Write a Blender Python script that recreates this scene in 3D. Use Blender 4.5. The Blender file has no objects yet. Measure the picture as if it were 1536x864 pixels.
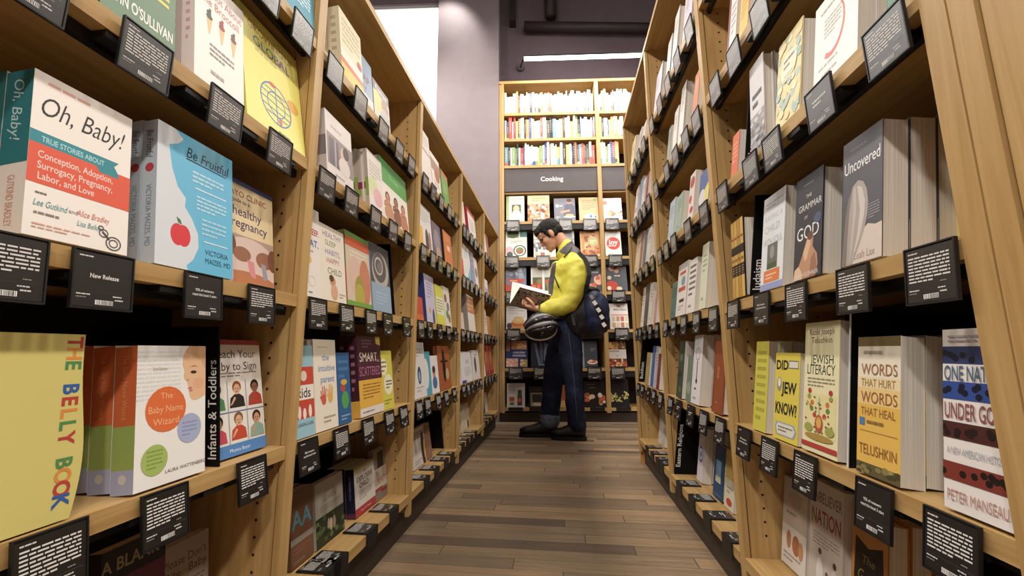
import bpy, bmesh, math, random
from mathutils import Vector, Matrix
SC = bpy.context.scene
COL = SC.collection
random.seed(7)

# ------------------------------------------------------------------ camera
F_PX = 607.0787
EYE = 0.6603
PITCH, YAW, ROLL = 0.15358, 0.120265, -0.006134
cp, sp, cy, sy = math.cos(PITCH), math.sin(PITCH), math.cos(YAW), math.sin(YAW)
FW = Vector((-sy*cp, cy*cp, sp))
RT0 = Vector((cy, sy, 0.0)); UP0 = RT0.cross(FW)
RT = RT0*math.cos(ROLL) + UP0*math.sin(ROLL)
UP = UP0*math.cos(ROLL) - RT0*math.sin(ROLL)
cam_data = bpy.data.cameras.new('camera')
cam = bpy.data.objects.new('camera', cam_data)
COL.objects.link(cam)
m = Matrix((RT, UP, -FW)).transposed().to_4x4()
m.translation = (0, 0, EYE)
cam.matrix_world = m
cam_data.sensor_width = 36.0
cam_data.lens = 36.0*F_PX/1536.0
cam_data.clip_start = 0.02
SC.camera = cam

# ------------------------------------------------------------------ view, world, lamps
SC.view_settings.view_transform = 'Standard'
SC.view_settings.look = 'None'
SC.view_settings.gamma = 1.0
SC.view_settings.use_curve_mapping = False
SC.view_settings.exposure = 0.0
wd = bpy.data.worlds.new('world'); SC.world = wd; wd.use_nodes = True
wd.node_tree.nodes['Background'].inputs[0].default_value = (0.9, 0.8, 0.72, 1)
wd.node_tree.nodes['Background'].inputs[1].default_value = 0.035

WARM = (1.0, 0.93, 0.85)
def area_lamp(name, loc, target, sx, sy_, power, color=WARM, spread=180):
    d = bpy.data.lights.new(name, 'AREA')
    d.shape = 'RECTANGLE'; d.size = sx; d.size_y = sy_; d.energy = power; d.color = color
    d.spread = math.radians(spread)
    o = bpy.data.objects.new(name, d); COL.objects.link(o)
    o.location = loc
    o.rotation_euler = (Vector(target)-Vector(loc)).to_track_quat('-Z', 'Y').to_euler()
    return o
for yy in (-2.5, -1.4, -0.45, 0.5, 1.4, 2.3, 3.1):    # two lamp tracks over the neighbouring aisles
    pw = {-2.5: 62.0, -1.4: 46.0, -0.45: 24.0}.get(yy, 22.0)
    tz = {-2.5: 1.6, -1.4: 1.0}.get(yy, 0.05)
    area_lamp('track_lamp', (1.25, yy, 3.75), (-0.50, yy+tz, 0.75), 0.22, 0.22, pw)
    area_lamp('track_lamp', (-1.45, yy, 3.75), (0.40, yy+tz, 0.75), 0.22, 0.22, pw)
for yy in (0.9, 2.3):
    area_lamp('aisle_lamp', (-0.05, yy, 4.2), (-0.05, yy, 0), 0.5, 0.9, 13.0)

# ------------------------------------------------------------------ pixel <-> place (calibration of the photograph)
def y_at(X, z, u):
    """distance along the aisle of the point on the plane x=X at height z that the camera sees at column u"""
    q = u-768.0; zz = z-EYE
    return (F_PX*(X*RT.x+zz*RT.z) - q*(X*FW.x+zz*FW.z)) / (q*FW.y - F_PX*RT.y)
def z_at(X, Y, v):
    q = 432.0-v
    return EYE + (F_PX*(X*UP.x+Y*UP.y) - q*(X*FW.x+Y*FW.y)) / (q*FW.z - F_PX*UP.z)
def ray(u, v):
    return RT*((u-768.0)/F_PX) + UP*((432.0-v)/F_PX) + FW
def on_y(u, v, Y):
    d = ray(u, v); t = Y/d.y
    return Vector((d.x*t, Y, EYE+d.z*t))

# ------------------------------------------------------------------ materials
def lin(h):
    h = h.lstrip('#')
    out = []
    for i in (0, 2, 4):
        c = int(h[i:i+2], 16)/255.0
        out.append(c/12.92 if c <= 0.04045 else ((c+0.055)/1.055)**2.4)
    g = 0.3*out[0]+0.6*out[1]+0.1*out[2]
    return tuple(0.90*c+0.10*g for c in out)+(1.0,)
MATS = {}
def ink(h, rough=0.42, spec=0.4):
    k = (h, rough, spec)
    if k not in MATS:
        m = bpy.data.materials.new('paint_'+h); m.use_nodes = True
        nt = m.node_tree; b = nt.nodes['Principled BSDF']
        b.inputs['Base Color'].default_value = lin(h)
        b.inputs['Roughness'].default_value = rough
        b.inputs['Specular IOR Level'].default_value = spec
        MATS[k] = m
    return MATS[k]
def N(nt, t, **kw):
    n = nt.nodes.new(t)
    for k, v in kw.items():
        setattr(n, k, v)
    return n
def ramp(nt, cols):
    r = N(nt, 'ShaderNodeValToRGB')
    e = r.color_ramp.elements
    while len(e) < len(cols): e.new(0.5)
    for i, (p, c) in enumerate(cols):
        e[i].position = p; e[i].color = lin(c)
    return r
def wood(name, scale, c0, c1, c2, rough=0.42):
    m = bpy.data.materials.new(name); m.use_nodes = True
    nt = m.node_tree; b = nt.nodes['Principled BSDF']; L = nt.links.new
    tc = N(nt, 'ShaderNodeTexCoord'); mp = N(nt, 'ShaderNodeMapping')
    mp.inputs['Scale'].default_value = scale
    oi = N(nt, 'ShaderNodeObjectInfo')
    L(tc.outputs['Object'], mp.inputs['Vector'])
    add = N(nt, 'ShaderNodeVectorMath', operation='ADD')
    L(mp.outputs[0], add.inputs[0]); L(oi.outputs['Location'], add.inputs[1])
    n1 = N(nt, 'ShaderNodeTexNoise'); n1.inputs['Scale'].default_value = 1.0
    n1.inputs['Detail'].default_value = 5; n1.inputs['Roughness'].default_value = 0.65
    n1.inputs['Distortion'].default_value = 0.6
    L(add.outputs[0], n1.inputs['Vector'])
    r = ramp(nt, [(0.25, c0), (0.5, c1), (0.78, c2)])
    L(n1.outputs['Fac'], r.inputs['Fac']); L(r.outputs[0], b.inputs['Base Color'])
    b.inputs['Roughness'].default_value = rough
    b.inputs['Specular IOR Level'].default_value = 0.35
    bp = N(nt, 'ShaderNodeBump'); bp.inputs['Strength'].default_value = 0.12; bp.inputs['Distance'].default_value = 0.002
    L(n1.outputs['Fac'], bp.inputs['Height']); L(bp.outputs[0], b.inputs['Normal'])
    return m
OAK = ('a27b41', 'b79256', 'c6a568')
WOOD_V = wood('oak_vertical', (55, 55, 2.2), *OAK)
WOOD_H = wood('oak_horizontal', (55, 2.2, 55), *OAK)
WOOD_X = wood('oak_crosswise', (2.2, 55, 55), *OAK)
WOOD_O = wood('amber_wood', (40, 40, 2.0), 'b5752e', 'c98a3c', 'd79c4e')
def speckle(name, c0, c1, scale, rough, bump=0.0, spec=0.4, metal=0.0):
    m = bpy.data.materials.new(name); m.use_nodes = True
    nt = m.node_tree; b = nt.nodes['Principled BSDF']; L = nt.links.new
    tc = N(nt, 'ShaderNodeTexCoord')
    n1 = N(nt, 'ShaderNodeTexNoise'); n1.inputs['Scale'].default_value = scale; n1.inputs['Detail'].default_value = 4
    L(tc.outputs['Object'], n1.inputs['Vector'])
    r = ramp(nt, [(0.3, c0), (0.7, c1)])
    L(n1.outputs['Fac'], r.inputs['Fac']); L(r.outputs[0], b.inputs['Base Color'])
    b.inputs['Roughness'].default_value = rough; b.inputs['Specular IOR Level'].default_value = spec
    b.inputs['Metallic'].default_value = metal
    if bump:
        bp = N(nt, 'ShaderNodeBump'); bp.inputs['Strength'].default_value = bump; bp.inputs['Distance'].default_value = 0.004
        L(n1.outputs['Fac'], bp.inputs['Height']); L(bp.outputs[0], b.inputs['Normal'])
    return m
def glow(name, color, strength):
    m = bpy.data.materials.new(name); m.use_nodes = True
    nt = m.node_tree; b = nt.nodes['Principled BSDF']
    b.inputs['Base Color'].default_value = (0.8, 0.8, 0.8, 1)
    b.inputs['Emission Color'].default_value = (*color, 1); b.inputs['Emission Strength'].default_value = strength
    return m
def pages_mat():
    m = bpy.data.materials.new('page_edges'); m.use_nodes = True
    nt = m.node_tree; b = nt.nodes['Principled BSDF']; L = nt.links.new
    tc = N(nt, 'ShaderNodeTexCoord'); mp = N(nt, 'ShaderNodeMapping'); mp.inputs['Scale'].default_value = (3, 900, 3)
    n1 = N(nt, 'ShaderNodeTexNoise'); n1.inputs['Scale'].default_value = 1; n1.inputs['Detail'].default_value = 2
    L(tc.outputs['Object'], mp.inputs[0]); L(mp.outputs[0], n1.inputs['Vector'])
    r = ramp(nt, [(0.3, 'cbc1b1'), (0.7, 'f0eae0')]); L(n1.outputs['Fac'], r.inputs['Fac'])
    L(r.outputs[0], b.inputs['Base Color']); b.inputs['Roughness'].default_value = 0.8
    return m
PAGES = pages_mat()
BLACK = ink('141313', 0.5, 0.4)
TAGBLACK = ink('131213', 0.5, 0.5)
CARD = ink('131213', 0.37, 0.6)
CARD.node_tree.nodes['Principled BSDF'].inputs['Coat Weight'].default_value = 1.0
CARD.node_tree.nodes['Principled BSDF'].inputs['Coat Roughness'].default_value = 0.34
CARD.node_tree.nodes['Principled BSDF'].inputs['Coat IOR'].default_value = 1.45
BACKP = ink('1d1713', 0.7, 0.2)  # near-black back panels: the shade behind the books put into the colour
PLINTH = ink('3d322b', 0.55, 0.3)
HOLE = ink('2a1c10', 0.8, 0.1)

# ------------------------------------------------------------------ meshes
def mesh_from(name, verts, faces, mats, fm=None, smooth=False):
    me = bpy.data.meshes.new(name)
    me.from_pydata(verts, [], faces)
    for m in mats: me.materials.append(m)
    if fm:
        me.polygons.foreach_set('material_index', fm)
    if smooth:
        me.polygons.foreach_set('use_smooth', [True]*len(me.polygons))
    me.update()
    return me
class MB:
    def __init__(s):
        s.v = []; s.f = []; s.fm = []; s.mats = []
    def slot(s, m):
        if m not in s.mats: s.mats.append(m)
        return s.mats.index(m)
    def box(s, x0, x1, y0, y1, z0, z1, m):
        k = s.slot(m); n = len(s.v)
        if x0 > x1: x0, x1 = x1, x0
        s.v += [(x, y, z) for z in (z0, z1) for y in (y0, y1) for x in (x0, x1)]
        for q in ((0, 2, 3, 1), (4, 5, 7, 6), (0, 1, 5, 4), (2, 6, 7, 3), (0, 4, 6, 2), (1, 3, 7, 5)):
            s.f.append([n+i for i in q]); s.fm.append(k)
    def poly(s, pts, m):
        k = s.slot(m); n = len(s.v)
        s.v += [tuple(p) for p in pts]; s.f.append(list(range(n, n+len(pts)))); s.fm.append(k)
    def mesh(s, verts, faces, m):
        k = s.slot(m); n = len(s.v)
        s.v += [tuple(p) for p in verts]
        for q in faces:
            s.f.append([n+i for i in q]); s.fm.append(k)
    def tube(s, pts, r, m, seg=8, cap=True):
        k = s.slot(m); n = len(s.v); pts = [Vector(p) for p in pts]
        rr = r if isinstance(r, (list, tuple)) else [r]*len(pts)
        for i, p in enumerate(pts):
            d = (pts[min(i+1, len(pts)-1)]-pts[max(i-1, 0)]).normalized()
            a = d.orthogonal().normalized() if abs(d.z) > 0.9 else d.cross(Vector((0, 0, 1))).normalized()
            b = d.cross(a)
            for j in range(seg):
                t = 2*math.pi*j/seg
                s.v.append(tuple(p+(a*math.cos(t)+b*math.sin(t))*rr[i]))
        for i in range(len(pts)-1):
            for j in range(seg):
                j2 = (j+1) % seg
                s.f.append([n+i*seg+j, n+i*seg+j2, n+(i+1)*seg+j2, n+(i+1)*seg+j]); s.fm.append(k)
        if cap:
            s.f.append([n+j for j in range(seg)][::-1]); s.fm.append(k)
            s.f.append([n+(len(pts)-1)*seg+j for j in range(seg)]); s.fm.append(k)
    def me(s, name, smooth=False):
        return mesh_from(name, s.v, s.f, s.mats, s.fm, smooth)
    def build(s, name, parent=None, smooth=False):
        return put(name, s.me(name, smooth), parent)
def put(name, me, parent=None):
    o = bpy.data.objects.new(name, me); COL.objects.link(o)
    if parent is not None: o.parent = parent
    return o
def empty(name, loc=(0, 0, 0), rot=(0, 0, 0)):
    o = bpy.data.objects.new(name, None); COL.objects.link(o)
    o.empty_display_size = 0.05
    o.location = loc; o.rotation_euler = rot
    return o
USED = {}
def tag(o, label, cat, group=None):
    n = len(label.replace('-', '').split())
    USED.setdefault(label, []).append(o.name)
    o['label'] = label; o['category'] = cat
    if group: o['group'] = group
    return o
def struct(o):
    o['kind'] = 'structure'; return o
def copy_tree(o):
    r = o.copy(); COL.objects.link(r)
    for ch in o.children:
        c = ch.copy(); COL.objects.link(c); c.parent = r
        for g in ch.children:
            d = g.copy(); COL.objects.link(d); d.parent = c
    return r

# ------------------------------------------------------------------ lettering (the built-in font, turned to mesh)
TXT = {}
def text_mesh(s, shear=0.0, bold=0.0):
    k = (s, shear, bold)
    if k not in TXT:
        cu = bpy.data.curves.new('lettering', 'FONT')
        cu.body = s; cu.size = 1.0; cu.shear = shear; cu.offset = bold; cu.resolution_u = 3
        cu.align_x = 'CENTER'
        o = bpy.data.objects.new('lettering', cu); COL.objects.link(o)
        dg = bpy.context.evaluated_depsgraph_get(); dg.update()
        me = o.evaluated_get(dg).to_mesh()
        v = [(p.co.x, p.co.y) for p in me.vertices]; f = [list(p.vertices) for p in me.polygons]
        o.evaluated_get(dg).to_mesh_clear()
        bpy.data.objects.remove(o); bpy.data.curves.remove(cu)
        xs = [p[0] for p in v] or [0, 1]; ys = [p[1] for p in v] or [0, 1]
        TXT[k] = (v, f, min(xs), max(xs), min(ys), max(ys))
    return TXT[k]
def clip(pts):
    def cut(p, inside, inter):
        out = []
        for i in range(len(p)):
            a, b = p[i-1], p[i]
            if inside(b):
                if not inside(a): out.append(inter(a, b))
                out.append(b)
            elif inside(a): out.append(inter(a, b))
        return out
    for ax in (0, 1):
        for lim, sg in ((0.0, 1), (1.0, -1)):
            def inter(a, b, ax=ax, lim=lim):
                t = (lim-a[ax])/(b[ax]-a[ax])
                q = [a[0]+t*(b[0]-a[0]), a[1]+t*(b[1]-a[1])]; q[ax] = lim
                return tuple(q)
            pts = cut(pts, lambda p: (p[ax]-lim)*sg >= 0, inter)
            if not pts: return pts
    return pts
# design marks, all in cover fractions (0..1 across, 0..1 up)
def R(x0, y0, x1, y1, c): return ('g', [(x0, y0), (x1, y0), (x1, y1), (x0, y1)], c)
def E(cx, cy_, rx, ry, c, n=22): return ('e', cx, cy_, rx, ry, c, n)     # radii in cover widths
def O(cx, cy_, r, th, c): return ('o', cx, cy_, r, th, c)
def G(pts, c): return ('g', pts, c)
def T(s, x, y, h, c, w=0.9, sh=0.0, b=0.0, rot=0): return ('t', s, x, y, h, c, w, sh, b, rot)
def Ls(x0, y0, x1, y1, n, c): return ('l', x0, y0, x1, y1, n, c)
def draw(mb, des, W_, H_, to3, rnd):
    """des drawn on a W_ x H_ face; to3(x, y, layer) gives the place of the point (in metres from the lower left corner)"""
    for i, q in enumerate(des):
        k = q[0]; lay = i+1
        if k == 'g':
            p = clip(q[1])
            if len(p) > 2: mb.poly([to3(x*W_, y*H_, lay) for x, y in p], ink(q[2]))
        elif k == 'e':
            _, cx, cy_, rx, ry, c, n = q
            p = clip([(cx+rx*math.cos(2*math.pi*j/n), cy_+ry*W_/H_*math.sin(2*math.pi*j/n)) for j in range(n)])
            if len(p) > 2: mb.poly([to3(x*W_, y*H_, lay) for x, y in p], ink(c))
        elif k == 'o':
            _, cx, cy_, r, th, c = q
            n = 24; vs = []; fs = []
            for j in range(n):
                a = 2*math.pi*j/n
                for rr in (r-th, r): vs.append(to3((cx+rr*math.cos(a))*W_, cy_*H_+rr*W_*math.sin(a), lay))
            for j in range(n):
                j2 = (j+1) % n; fs.append((2*j, 2*j+1, 2*j2+1, 2*j2))
            mb.mesh(vs, fs, ink(c))
        elif k == 't':
            _, s, x, y, h, c, w, sh, b, rot = q
            v, f, xa, xb, ya, yb = text_mesh(s, sh, b)
            sy_ = h*H_/0.72
            sx = sy_
            full = W_ if rot == 0 else H_
            if (xb-xa)*sx > w*full: sx = w*full/(xb-xa)
            cx = (xa+xb)/2; a = math.radians(rot); ca, sa = math.cos(a), math.sin(a)
            vs = []
            for px, py in v:
                dx, dy = (px-cx)*sx, (py-0.36)*sy_
                vs.append(to3(x*W_+dx*ca-dy*sa, y*H_+dx*sa+dy*ca, lay))
            mb.mesh(vs, f, ink(c))
        elif k == 'l':
            _, x0, y0, x1, y1, n, c = q
            st = (y1-y0)/n
            for j in range(n):
                y = y1-(j+0.75)*st; x = x0
                end = x1 if j < n-1 else x0+(x1-x0)*0.6
                while x < end-0.02:
                    w = min(rnd.uniform(0.05, 0.16)*(x1-x0)*1.4, end-x)
                    mb.poly([to3(a*W_, b*H_, lay) for a, b in ((x, y), (x+w, y), (x+w, y+st*0.44), (x, y+st*0.44))], ink(c))
                    x += w+0.018*(x1-x0)*1.4

# ------------------------------------------------------------------ a book: cover (boards, spine and print) and page block
def book_meshes(w, h, t, front, spine, des, sdes, hard=False, page=None, seed=1, edge=None):
    """front edge of the foot at y=0, centred in x, standing on z=0, the front cover towards -y"""
    rnd = random.Random(seed)
    c = MB(); th = 0.0026 if hard else 0.0011
    mf, ms = ink(front), ink(spine or front)
    ov = 0.003 if hard else 0.0004
    if edge:                                # a cover cut to a curved fore-edge
        k = 20
        out = [(-w/2, 0.0)]+[(w/2+edge(i/k), h*i/k) for i in range(k+1)]+[(-w/2, h)]
        n = len(out)
        c.mesh([(x, 0, z) for x, z in out]+[(x, th, z) for x, z in out], [tuple(range(n)), tuple(range(n, 2*n))[::-1]]+[(i, n+i, n+(i+1) % n, (i+1) % n) for i in range(n)], mf)
    else: c.box(-w/2, w/2, 0, th, 0, h, mf)
    c.box(-w/2, w/2, t-th, t, 0, h, mf)
    c.box(-w/2, -w/2+th, th, t-th, 0, h, ms)
    # spine face print sits on the outer side of the spine, over the board edges too
    c.poly([(-w/2-0.0002, t, 0), (-w/2-0.0002, 0, 0), (-w/2-0.0002, 0, h), (-w/2-0.0002, t, h)], ms)
    draw(c, des, w, h, lambda x, y, l: (x-w/2, -0.00002*l-0.00015, y), rnd)
    draw(c, sdes, t, h, lambda x, y, l: (-w/2-0.0003-0.00003*l, t-x, y), rnd)
    p = MB()
    p.box(-w/2+th, w/2-ov, th, t-th, ov, h-ov, page or PAGES)
    return c.me('cover'), p.me('page_block')

# ------------------------------------------------------------------ the setting
A, B = 0.56198, 0.43987            # shelf fronts, left and right of the eye
BAY = 0.70; UPR = 0.030; DEPTH = 0.30
YL1, YR1 = 0.8343, 0.4906          # far edges of the first uprights
ROWS = {'r0': 1.7166, 'r1': 1.3992, 'r2': 1.0948, 'r3': 0.7829, 'r4': 0.4710, 'r5': 0.1476}
LTOP, RTOP = 1.7245, 2.1400
D = 3.922                          # front of the bookcase across the end
YB = 4.262                         # back wall
CEIL = 5.0

def floor_mat():
    m = bpy.data.materials.new('floor_planks'); m.use_nodes = True
    nt = m.node_tree; b = nt.nodes['Principled BSDF']; L = nt.links.new
    tc = N(nt, 'ShaderNodeTexCoord'); sx = N(nt, 'ShaderNodeSeparateXYZ'); L(tc.outputs['Object'], sx.inputs[0])
    def M(op, a, b_=None, c=None):
        n = N(nt, 'ShaderNodeMath', operation=op)
        for i, q in enumerate((a, b_, c)):
            if q is None: continue
            if isinstance(q, (int, float)): n.inputs[i].default_value = q
            else: L(q, n.inputs[i])
        return n.outputs[0]
    yy = M('DIVIDE', sx.outputs['Y'], 0.064)
    row = M('FLOOR', yy)
    w1 = N(nt, 'ShaderNodeTexWhiteNoise', noise_dimensions='1D'); L(row, w1.inputs['W'])
    xx = M('ADD', M('DIVIDE', sx.outputs['X'], 0.82), M('MULTIPLY', w1.outputs['Value'], 7.0))
    colm = M('FLOOR', xx)
    cb = N(nt, 'ShaderNodeCombineXYZ'); L(row, cb.inputs[0]); L(colm, cb.inputs[1])
    w2 = N(nt, 'ShaderNodeTexWhiteNoise', noise_dimensions='2D'); L(cb.outputs[0], w2.inputs['Vector'])
    tone = ramp(nt, [(0.0, '6c5c4d'), (0.22, '8a7660'), (0.7, '9c8669'), (1.0, 'b29570')])
    tone.color_ramp.interpolation = 'LINEAR'
    L(w2.outputs['Value'], tone.inputs['Fac'])
    mp = N(nt, 'ShaderNodeMapping'); mp.inputs['Scale'].default_value = (3.0, 70, 1)
    off = N(nt, 'ShaderNodeVectorMath', operation='ADD'); L(tc.outputs['Object'], mp.inputs[0]); L(mp.outputs[0], off.inputs[0])
    sc = N(nt, 'ShaderNodeVectorMath', operation='SCALE'); sc.inputs['Scale'].default_value = 31.0
    L(w2.outputs['Color'], sc.inputs[0]); L(sc.outputs[0], off.inputs[1])
    n1 = N(nt, 'ShaderNodeTexNoise'); n1.inputs['Scale'].default_value = 1.0; n1.inputs['Detail'].default_value = 6
    n1.inputs['Roughness'].default_value = 0.7; n1.inputs['Distortion'].default_value = 0.8
    L(off.outputs[0], n1.inputs['Vector'])
    gr = ramp(nt, [(0.2, '8a8078'), (0.5, 'dcd6d0'), (0.75, 'ffffff')]); L(n1.outputs['Fac'], gr.inputs['Fac'])
    mx = N(nt, 'ShaderNodeMix', data_type='RGBA', blend_type='MULTIPLY'); mx.inputs[0].default_value = 0.75
    L(tone.outputs[0], mx.inputs[6]); L(gr.outputs[0], mx.inputs[7])
    fy = M('FRACT', yy); fx = M('FRACT', xx)
    gap = M('MAXIMUM', M('LESS_THAN', fy, 0.025), M('LESS_THAN', fx, 0.004))
    mg = N(nt, 'ShaderNodeMix', data_type='RGBA'); L(gap, mg.inputs[0]); L(mx.outputs[2], mg.inputs[6]); mg.inputs[7].default_value = lin('55473a')
    L(mg.outputs[2], b.inputs['Base Color'])
    rr = M('ADD', M('MULTIPLY', n1.outputs['Fac'], 0.25), 0.36); L(rr, b.inputs['Roughness'])
    b.inputs['Specular IOR Level'].default_value = 0.4
    bp = N(nt, 'ShaderNodeBump'); bp.inputs['Strength'].default_value = 0.15; bp.inputs['Distance'].default_value = 0.002
    L(n1.outputs['Fac'], bp.inputs['Height']); L(bp.outputs[0], b.inputs['Normal'])
    return m
WALL = speckle('plum_grey_paint', '7c7176', '81767a', 9, 0.6, 0.02)
WALLD = speckle('dark_plum_paint', '6a5a63', '6f5f68', 9, 0.6, 0.02)
CEILM = speckle('black_ceiling_paint', '1c191b', '221e20', 6, 0.8)
def slab(name, x0, x1, y0, y1, z0, z1, mat):
    mb = MB(); mb.box(x0, x1, y0, y1, z0, z1, mat); return struct(mb.build(name))
X0, X1, Y0 = -3.6, 3.2, -3.4
slab('floor', X0, X1, Y0, YB+0.6, -0.1, 0, floor_mat())
slab('ceiling', X0, X1, Y0, YB+0.6, CEIL, CEIL+0.1, CEILM)
slab('wall_left', X0-0.1, X0, Y0, YB+0.6, 0, CEIL, WALL)
slab('wall_right', X1, X1+0.1, Y0, YB+0.6, 0, CEIL, WALL)
slab('wall_front', X0, X1, Y0-0.1, Y0, 0, CEIL, WALL)
END0 = set(bpy.data.objects)
# back wall with the daylit window opening at its left end
COLX0, COLX1 = -1.262, -0.597
WZ0, WZ1 = 1.0, on_y(600, 23, YB).z
mb = MB()
mb.box(COLX0, X1-0.005, YB, YB+0.1, 0, CEIL, WALLD)
mb.box(X0, COLX0, YB, YB+0.1, WZ1, CEIL, WALL)  # same wall in paler paint, imitating the light on this band
mb.box(X0, COLX0, YB, YB+0.1, 0, WZ0, WALLD)
struct(mb.build('wall_back'))
slab('wall_column', COLX0, COLX1, D-0.004, YB-0.001, 0, CEIL, WALL)
mb = MB()
for x in (X0, -2.45, COLX0-0.04): mb.box(x, x+0.04, YB+0.02, YB+0.08, WZ0, WZ1, ink('d8d8d8'))
for z in (WZ0, WZ1-0.04): mb.box(X0, COLX0, YB+0.02, YB+0.08, z, z+0.04, ink('d8d8d8'))
w = struct(mb.build('window_1'))
mb = MB(); mb.box(X0+0.01, COLX0-0.005, YB+0.045, YB+0.055, WZ0+0.02, WZ1-0.02, glow('daylit_window', (1.0, 0.99, 0.97), 2.2))
mb.build('pane', w)

# pipes under the ceiling, a beam, and the lamp bar over the end bookcase
def pipe(name, pts, r, label, mat):
    mb = MB(); mb.tube(pts, r, mat, 14); return tag(mb.build(name, None, True), label, 'pipe', 'pipes at the ceiling')
DUCT = speckle('dark_duct_paint', '2c2629', '332c30', 5, 0.55)
YD = 4.17
p0 = on_y(789, 42, YD); p1 = on_y(900, 36, YD)
pipe('ceiling_pipe', [p0, p0+(p1-p0)*3.2], 0.055, 'thick dark horizontal pipe high on the end wall above the light bar', DUCT)
p2 = on_y(829, 31, YD)
pipe('ceiling_pipe', [p2+Vector((0, 0, 0.052)), (p2.x, YD, CEIL)], 0.065, 'dark vertical pipe rising from the horizontal pipe to the ceiling', DUCT)
p3 = on_y(772, 36, YD)
mb = MB(); mb.box(p3.x-0.035, p3.x+0.035, YD-0.02, YB-0.002, p3.z, CEIL, DUCT)
tag(mb.build('conduit_box'), 'narrow dark rectangular conduit on the end wall beside the plum column', 'conduit')
YLB = 3.66
lb = empty('light_bar', (0.3, YLB, z_at(0.3, YLB, 82)))
tag(lb, 'slim glowing linear light bar mounted over the end bookcase', 'lamp')
xa = on_y(783, 84, YLB).x-0.3; xb = 1.25
mb = MB(); mb.box(xa, xb, -0.02, 0.02, -0.012, 0.005, glow('lamp_tube', (1.0, 0.96, 0.9), 9.0)); mb.build('diffuser', lb)
mb = MB(); mb.box(xa-0.012, xb+0.012, -0.022, 0.022, 0.0055, 0.022, BLACK); mb.build('housing', lb)
pd = on_y(785, 104, YB-0.01)-lb.location
mb = MB(); mb.tube([pd+Vector((0, 0, 0)), pd+Vector((0, -0.02, 0))], 0.045, ink('5c5558'), 20); mb.build('wall_plate', lb)
mb = MB(); mb.tube([pd+Vector((0, -0.02, 0)), Vector((xa-0.005, 0.0, 0.012))], 0.009, BLACK, 8); mb.build('arm', lb)
la = area_lamp('light_bar_lamp', (0.3+(xa+xb)/2, YLB, lb.location.z-0.03), (0.3+(xa+xb)/2, YLB+0.25, 2.4), xb-xa, 0.04, 36.0, (1.0, 0.93, 0.82))
# downlight washing the column
sd = bpy.data.lights.new('downlight', 'SPOT'); sd.energy = 44; sd.spot_size = math.radians(75); sd.spot_blend = 0.6; sd.color = WARM; sd.shadow_soft_size = 0.05
so = bpy.data.objects.new('downlight', sd); COL.objects.link(so); so.location = (-1.12, 3.50, 4.62)
so.rotation_euler = (Vector((-1.17, 3.92, 4.02))-so.location).to_track_quat('-Z', 'Y').to_euler()

END_THINGS = [o for o in bpy.data.objects if o not in END0]     # the end wall and what hangs on it
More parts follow.
